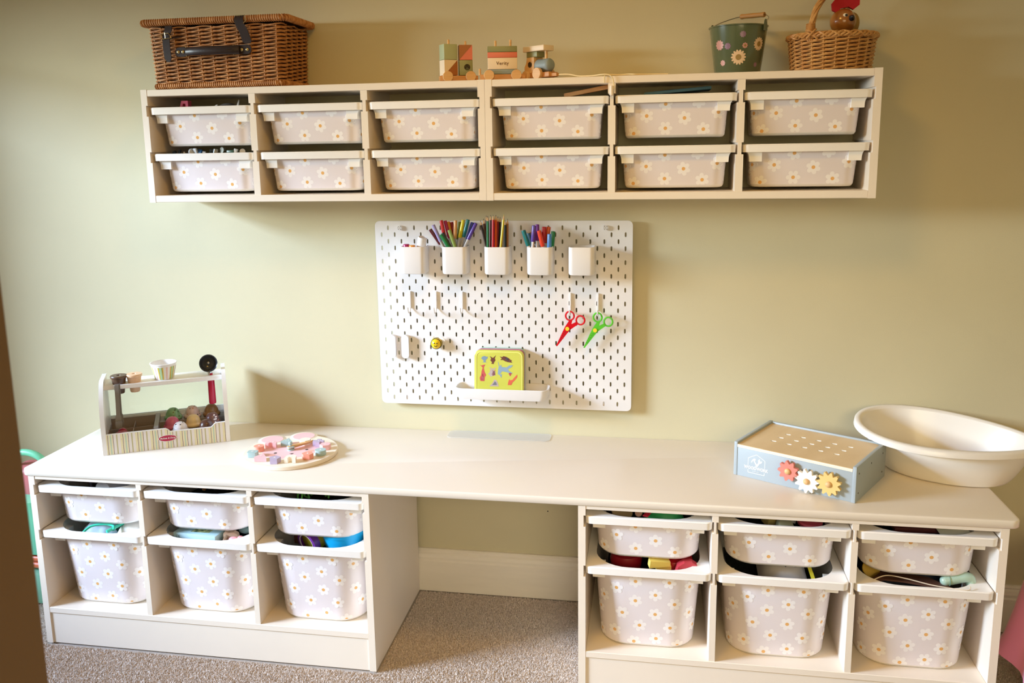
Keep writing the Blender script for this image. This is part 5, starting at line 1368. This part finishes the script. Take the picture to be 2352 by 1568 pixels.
for x, s_, l in ((1.650, 1, 'dark red toy pot in the deep bin, nearer the knee gap'), (1.775, 1.15, 'bright red toy pot in the deep bin, behind the yellow block')):
    lone('toy_pot', MB().lathe([(0, 0), (.034*s_, 0), (.040*s_, .010), (.042*s_, .030), (.038*s_, .044), (.020*s_, .050), (0, .051)], 32), flat('pot_red' if s_ > 1 else 'pot_dark_red', '#b41420' if s_ > 1 else '#8d1224', .3), l, 'toy', (x, -.36, .292), grp='red toy pots')
lone('yellow_block', MB().prism([(-.027, 0), (.027, 0), (.027, .012), (-.024, .020)], -.010, .010, 'y').box(-.008, -.008, -.012, .030, .008, 0, bev=.001), flat('block_yellow', '#ecd671', .45), 'yellow wooden block resting on the red pots', 'toy block', (1.735, -.425, .338), (.1, -.05, .25), smooth=0)
lone('red_arch', MB().prism([(-.032, 0), (-.010, 0), (-.006, .018), (0, .022), (.006, .018), (.010, 0), (.032, 0), (.026, .022), (.010, .033), (-.010, .033), (-.026, .022)], -.012, .012, 'y'), flat('arch_red', '#b83a44', .45), 'dull red arch-shaped block in the deep bin', 'toy block', (1.806, -.425, .322), (0, 0, .15), smooth=0)
# right frame, second column
lone('pink_saucer', MB().lathe([(0, 0), (.026, 0), (.030, .004), (.030, .010), (.027, .013), (0, .014)], 36), flat('lid_rose', '#b8495c', .4), 'round rose pink lid in the top bin of the middle column', 'lid', (2.100, -.395, .458), (.15, 0, 0))
for x, y, c, l, r in ((2.035, -.42, '#a9b09a', 'pale green block nearest the bin edge', .2), (2.055, -.36, '#bfc3c6', 'light grey block behind the pale green one', -.1), (2.005, -.39, '#9c8f58', 'dull yellow block beside the pale blocks', .5)):
    lone('wooden_block', MB().box(-.017, -.014, 0, .017, .014, .022, bev=.0015), flat('blk_'+c[1:], c, .5), l, 'toy block', (x, y, .452), (.2, .1, r), grp='pale blocks in the top middle bin')
lone('soft_toy', sheet_blob(.12, .12, .045, 21, crump=.0025), flat('plush_grey', '#b9b3b2', .9), 'off-white soft toy in the deep bin of the middle column', 'soft toy', (2.045, -.36, .300), (.15, 0, 0), smooth=60)
tag(MB().tube(catmull([(2.045, -.405, .346), (2.052, -.40, .351), (2.062, -.395, .350), (2.068, -.402, .347), (2.078, -.400, .348)], 4), .0016, 6).build('navy_stitching', flat('navy_thread', '#1c2240', .7)), 'navy looped cord on the off-white soft toy', 'cord')
lone('yellow_strap', MB().box(-.0045, -.045, 0, .0045, .045, .0015), flat('strap_yellow', '#cfc22e', .5), 'narrow yellow strap beside the off-white soft toy', 'strap', (2.106, -.395, .338), (.35, 0, .12))
# right frame, third column
lone('white_card', MB().box(-.032, -.020, 0, .032, .020, .0012), flat('card_white', '#c9cabf', .5), 'off-white card in the top bin below the baby bath', 'card', (2.425, -.415, .468), (.4, -.25, .2))
lone('dark_book', MB().box(-.07, -.05, 0, .07, .05, .012, bev=.001), flat('book_maroon', '#5a2a2e', .5), 'dark maroon book in the top bin below the baby bath', 'book', (2.36, -.35, .458), (.1, 0, .1))
lone('yellow_disc', MB().lathe([(0, 0), (.021, 0), (.022, .003), (.021, .006), (0, .006)], 32), flat('disc_mustard', '#b9962c', .5), 'mustard yellow disc standing in the deep bin below the baby bath', 'toy', (2.255, -.37, .338), (math.radians(60), 0, .1))
lone('navy_pouch', sheet_blob(.17, .13, .035, 33, crump=.0015), flat('navy_cloth', '#27364a', .8), 'dark navy fabric pouch in the deep bin below the baby bath', 'pouch', (2.345, -.33, .310), (0, 0, 0), smooth=60)
lone('curved_plate', MB().tube(catmull([(2.235, -.445, .340), (2.275, -.43, .352), (2.32, -.435, .350), (2.38, -.452, .345), (2.445, -.470, .348), (2.455, -.462, .353)], 6), .0014, 5), flat('plate_cream', '#d8c9b6', .4), 'thin curved cream edge of a plate sticking out of the bin', 'plate')
lone('brown_plate', MB().prism([(2.235, -.44), (2.275, -.425), (2.32, -.43), (2.38, -.447), (2.43, -.46), (2.38, -.40), (2.28, -.38)], .336, .3405, 'z'), flat('plate_brown', '#57382c', .5), 'dark brown plate below the curved cream edge', 'plate', smooth=0)
mg = thing('mint_rattle', 'mint green rounded handle toy at the front of the bin below the bath', 'toy', (2.44, -.425, .352))
MB().tube(catmull([(-.030, -.004, -.004), (-.016, -.003, -.001), (.0, -.001, .003), (.016, .000, .006), (.026, .003, .003), (.030, .004, -.010)], 5), .0122, 16).ball((-.030, -.004, -.004), .0122, nu=16, nv=10).ball((.030, .004, -.010), .0122, nu=16, nv=10).build('handle_body', mat('mint', '#a9c4b4', .3, coat=.4), mg, smooth=80)
MB().tube([(-.022+.0*k, -.0035+.0131*math.cos(a), -.0025+.0131*math.sin(a)) for k in (1,) for a in [2*PI*j/24 for j in range(24)]], .0009, 5, closed=True).build('groove_ring', flat('mint_dark', '#6f8c7c', .4), mg)
# wall shelf bins
lone('pink_plastic_toy', MB().prism([(0, 0), (.010, .0), (.014, .022), (.022, .022), (.022, -.01), (.030, -.01), (.030, .030), (.010, .030)], -.01, .01, 'y'), flat('toy_hot_pink', '#e05a78', .4), 'pink plastic toy handle rising from the bin under the hamper', 'toy', (.365, -.150, 1.503), smooth=0)
lone('red_toy_part', MB().ball((0, 0, 0), .022, nu=18, nv=12, sc=(1.6, .8, .8)), flat('toy_dark_red', '#5c1420', .45), 'dark red rounded toy behind the pink handle', 'toy', (.405, -.125, 1.500))
lone('grey_plush', MB().ball((0, 0, 0), .024, nu=18, nv=12, sc=(1.3, .8, .7)), mat('plush_dark', '#57524e', .9, bump=.4, bscale=300), 'dark grey fluffy toy in the bin under the hamper', 'soft toy', (.505, -.135, 1.508))
lone('white_toy_fin', MB().prism([(0, 0), (.007, .0), (.009, .020)], -.002, .002, 'y'), flat('fin_white', '#c9c4bd', .5), 'small pointed off-white piece beside the grey fluffy toy', 'toy', (.535, -.145, 1.512), smooth=0)
lone('white_toy_clip', MB().tube(catmull([(0, 0, 0), (.004, 0, .007), (.010, 0, .009)], 4), .0020, 6), flat('fin_white', '#c9c4bd'), 'small white curved clip beside the grey fluffy toy', 'toy', (.478, -.165, 1.509))
bits = [(.338, '#20324e', (.008, .010)), (.350, '#2b3f5e', (.006, .012)), (.366, '#e6e8ea', (.005, .006)), (.392, '#e9eef2', (.020, .010)), (.404, '#f2f5f7', (.006, .016)), (.414, '#3b6fa6', (.008, .012)), (.428, '#e2e4e8', (.006, .006)), (.452, '#3c4444', (.006, .012)), (.463, '#e6eaea', (.006, .013)), (.488, '#6a6a58', (.010, .018)), (.512, '#35513a', (.024, .008)), (.525, '#e4e2dc', (.010, .012)), (.545, '#cfc7bb', (.016, .008))]
for i, (x, c, (w, h)) in enumerate(bits):
    mb = MB().box(-w/2, -.006, 0, w/2, .006, h, bev=.0015) if i % 3 else MB().cyl((0, -.004, h/2), (0, .004, h/2), max(w, h)/2, 12)
    lone('building_piece', mb, flat('piece_'+c[1:], c, .35), {0: 'navy', 1: 'dark blue', 2: 'tiny white', 3: 'long white', 4: 'round white', 5: 'mid blue', 6: 'low white', 7: 'charcoal', 8: 'upright white', 9: 'khaki wedge', 10: 'dark green', 11: 'white hooked', 12: 'pale beige'}[i]+' toy piece poking out of the bin two below the hamper', 'toy piece', (x, -.150, 1.3845-.0005), (.1, (-.4, .3, 0, -.25)[i % 4], .3*i), grp='construction toy pieces')
lone('wooden_ruler', MB().box(-.06, -.014, 0, .06, .014, .011, bev=.001), m_beech, 'beech wood board slanting up inside the shelf bay beside the seam', 'board', (1.530, -.140, 1.524), (0, math.radians(-10), .05))
lone('teal_book', MB().box(-.085, -.05, 0, .085, .05, .008, bev=.0015), flat('book_teal', '#2f5966', .5), 'dark teal book lying slanted on the fifth top-row bin', 'book', (1.765, -.125, 1.519), (0, math.radians(-4), 0))

# ---------------------------------------------------------------- behind the desk ends
def play_cart():
    t = thing('toy_stroller', 'mint green plastic toy seat with an arched handle beside the storage unit', 'toy', (-.235, -.17, 0), 0)
    g = flat('mint_plastic', '#6fbf9a', .35)
    MB().tube(catmull([(-.07, 0, .30), (-.070, -.01, .40), (-.055, -.02, .448), (.0, -.02, .464), (.050, -.02, .448), (.062, -.01, .40), (.062, 0, .30)], 6), .011, 10).build('arched_handle', g, t, smooth=60)
    MB().box(-.06, -.035, .30, .10, .06, .415, bev=.02, seg=3).build('seat_back', flat('seat_rose', '#b8686a', .5), t)
    MB().loft([[(x, y, z) for x, y in rrect(w, .10, .03, 5)] for w, z in ((.095, .16), (.10, .20), (.088, .28), (.075, .33))], cap0=True, cap1=True).build('body_shell', g, t, smooth=50)
    MB().loft([[(x, y, z) for x, y in rrect(w, .11, .02, 5, .02)] for w, z in ((.125, .003), (.13, .012), (.13, .085), (.120, .10))], cap0=True, cap1=True).build('base_tub', flat('mint_light', '#8fc9ac', .35), t, smooth=50)
    for z in (.120, .142): MB().cyl((-.06, -.08, z), (.13, -.09, z), .011, 14).build('coral_roller', flat('roller_coral', '#d9714c', .4), t)
play_cart()
def pink_cloth():
    t = thing('play_chair', "child's chair draped with a glittery pink satin cloth", 'chair', (2.755, -.42, 0), 0)
    mb = MB(); rings = []; n = 60
    for j, (r, z) in enumerate(((.015, .425), (.07, .428), (.115, .415), (.140, .385), (.150, .33), (.160, .26), (.172, .19), (.186, .13))):
        ring_ = []
        for k in range(n):
            a = 2*PI*k/n; w = (j/7)**1.5*.014*math.sin(9*a+.6)+(j/7)**2*.010*math.sin(5*a)
            ring_.append(((r+w)*math.cos(a), (r+w)*math.sin(a), z+(.018*math.sin(4.5*a+1)*(j == 7))))
        rings.append(ring_)
    mb.loft(rings, cap0=True); mb.build('satin_cloth', mat('pink_satin', '#e695b4', .30, sheen=.4, coat=.2), t, smooth=80)
    MB().lathe([(0, .385), (.125, .385), (.125, .40), (0, .40)], 24).build('chair_seat', flat('seat_dark', '#4b3026', .6), t)
    for sx in (-1, 1):
        for sy in (-1, 1): MB().cyl((sx*.085, sy*.085, .003), (sx*.075, sy*.075, .385), .012, 10).build('leg', flat('seat_dark', '#4b3026', .6), t)
    gl = MB(); rg = random.Random(2)
    for k in range(260):
        f = rg.random(); z = .37-.22*f; a = math.radians(218)+rg.gauss(0, .035); r = .143+.040*f
        s_ = .0012; gl.box(r*math.cos(a)-s_, r*math.sin(a)-s_, z-s_, r*math.cos(a)+s_, r*math.sin(a)+s_, z+s_)
    tag(gl.build('glitter', flat('glitter_white', '#fff4f8', .2), t, smooth=0), kind='stuff')
pink_cloth()

# dark lumpy sheets added below the bin rims to stand in for deep shade
def shade_sheet(name, x, y, z, w, d, seed, label):
    rg = random.Random(seed); mb = MB(); nx, ny = 16, 12; V = []; F = []
    for j in range(ny+1):
        for i in range(nx+1):
            u, v = i/nx*2-1, j/ny*2-1
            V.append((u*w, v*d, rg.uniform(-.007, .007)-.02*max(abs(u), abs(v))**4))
    for j in range(ny):
        for i in range(nx):
            a = j*(nx+1)+i; F.append((a, a+1, a+nx+2, a+nx+1))
    mb.add(V, F)
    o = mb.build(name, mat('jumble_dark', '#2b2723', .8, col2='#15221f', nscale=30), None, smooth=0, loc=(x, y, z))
    tag(o, label, 'toys', None, 'stuff')
k_ = 0
for u, X in enumerate((LX, RX)):
    for k, x in enumerate(X):
        for zb, dz_, ww, dd, nm in ((.361, .060, .116, .155, 'shallow'), (.1145, .150, .110, .150, 'deep')):
            k_ += 1; shade_sheet('toy_jumble', x, -.245, zb+dz_, ww, dd, k_, 'dark jumble of small toys inside the '+nm+' bin in '+GAPW[u][k])
for u, X in enumerate((WLX, WRX)):
    for k, x in enumerate(X):
        for zb, nm in ((1.405, 'top'), (1.276, 'bottom')):
            k_ += 1; shade_sheet('toy_jumble', x, -.105, zb+.080, .120, .066, k_, 'dark jumble of small toys inside the '+nm+' row bin of '+WN[u][k])
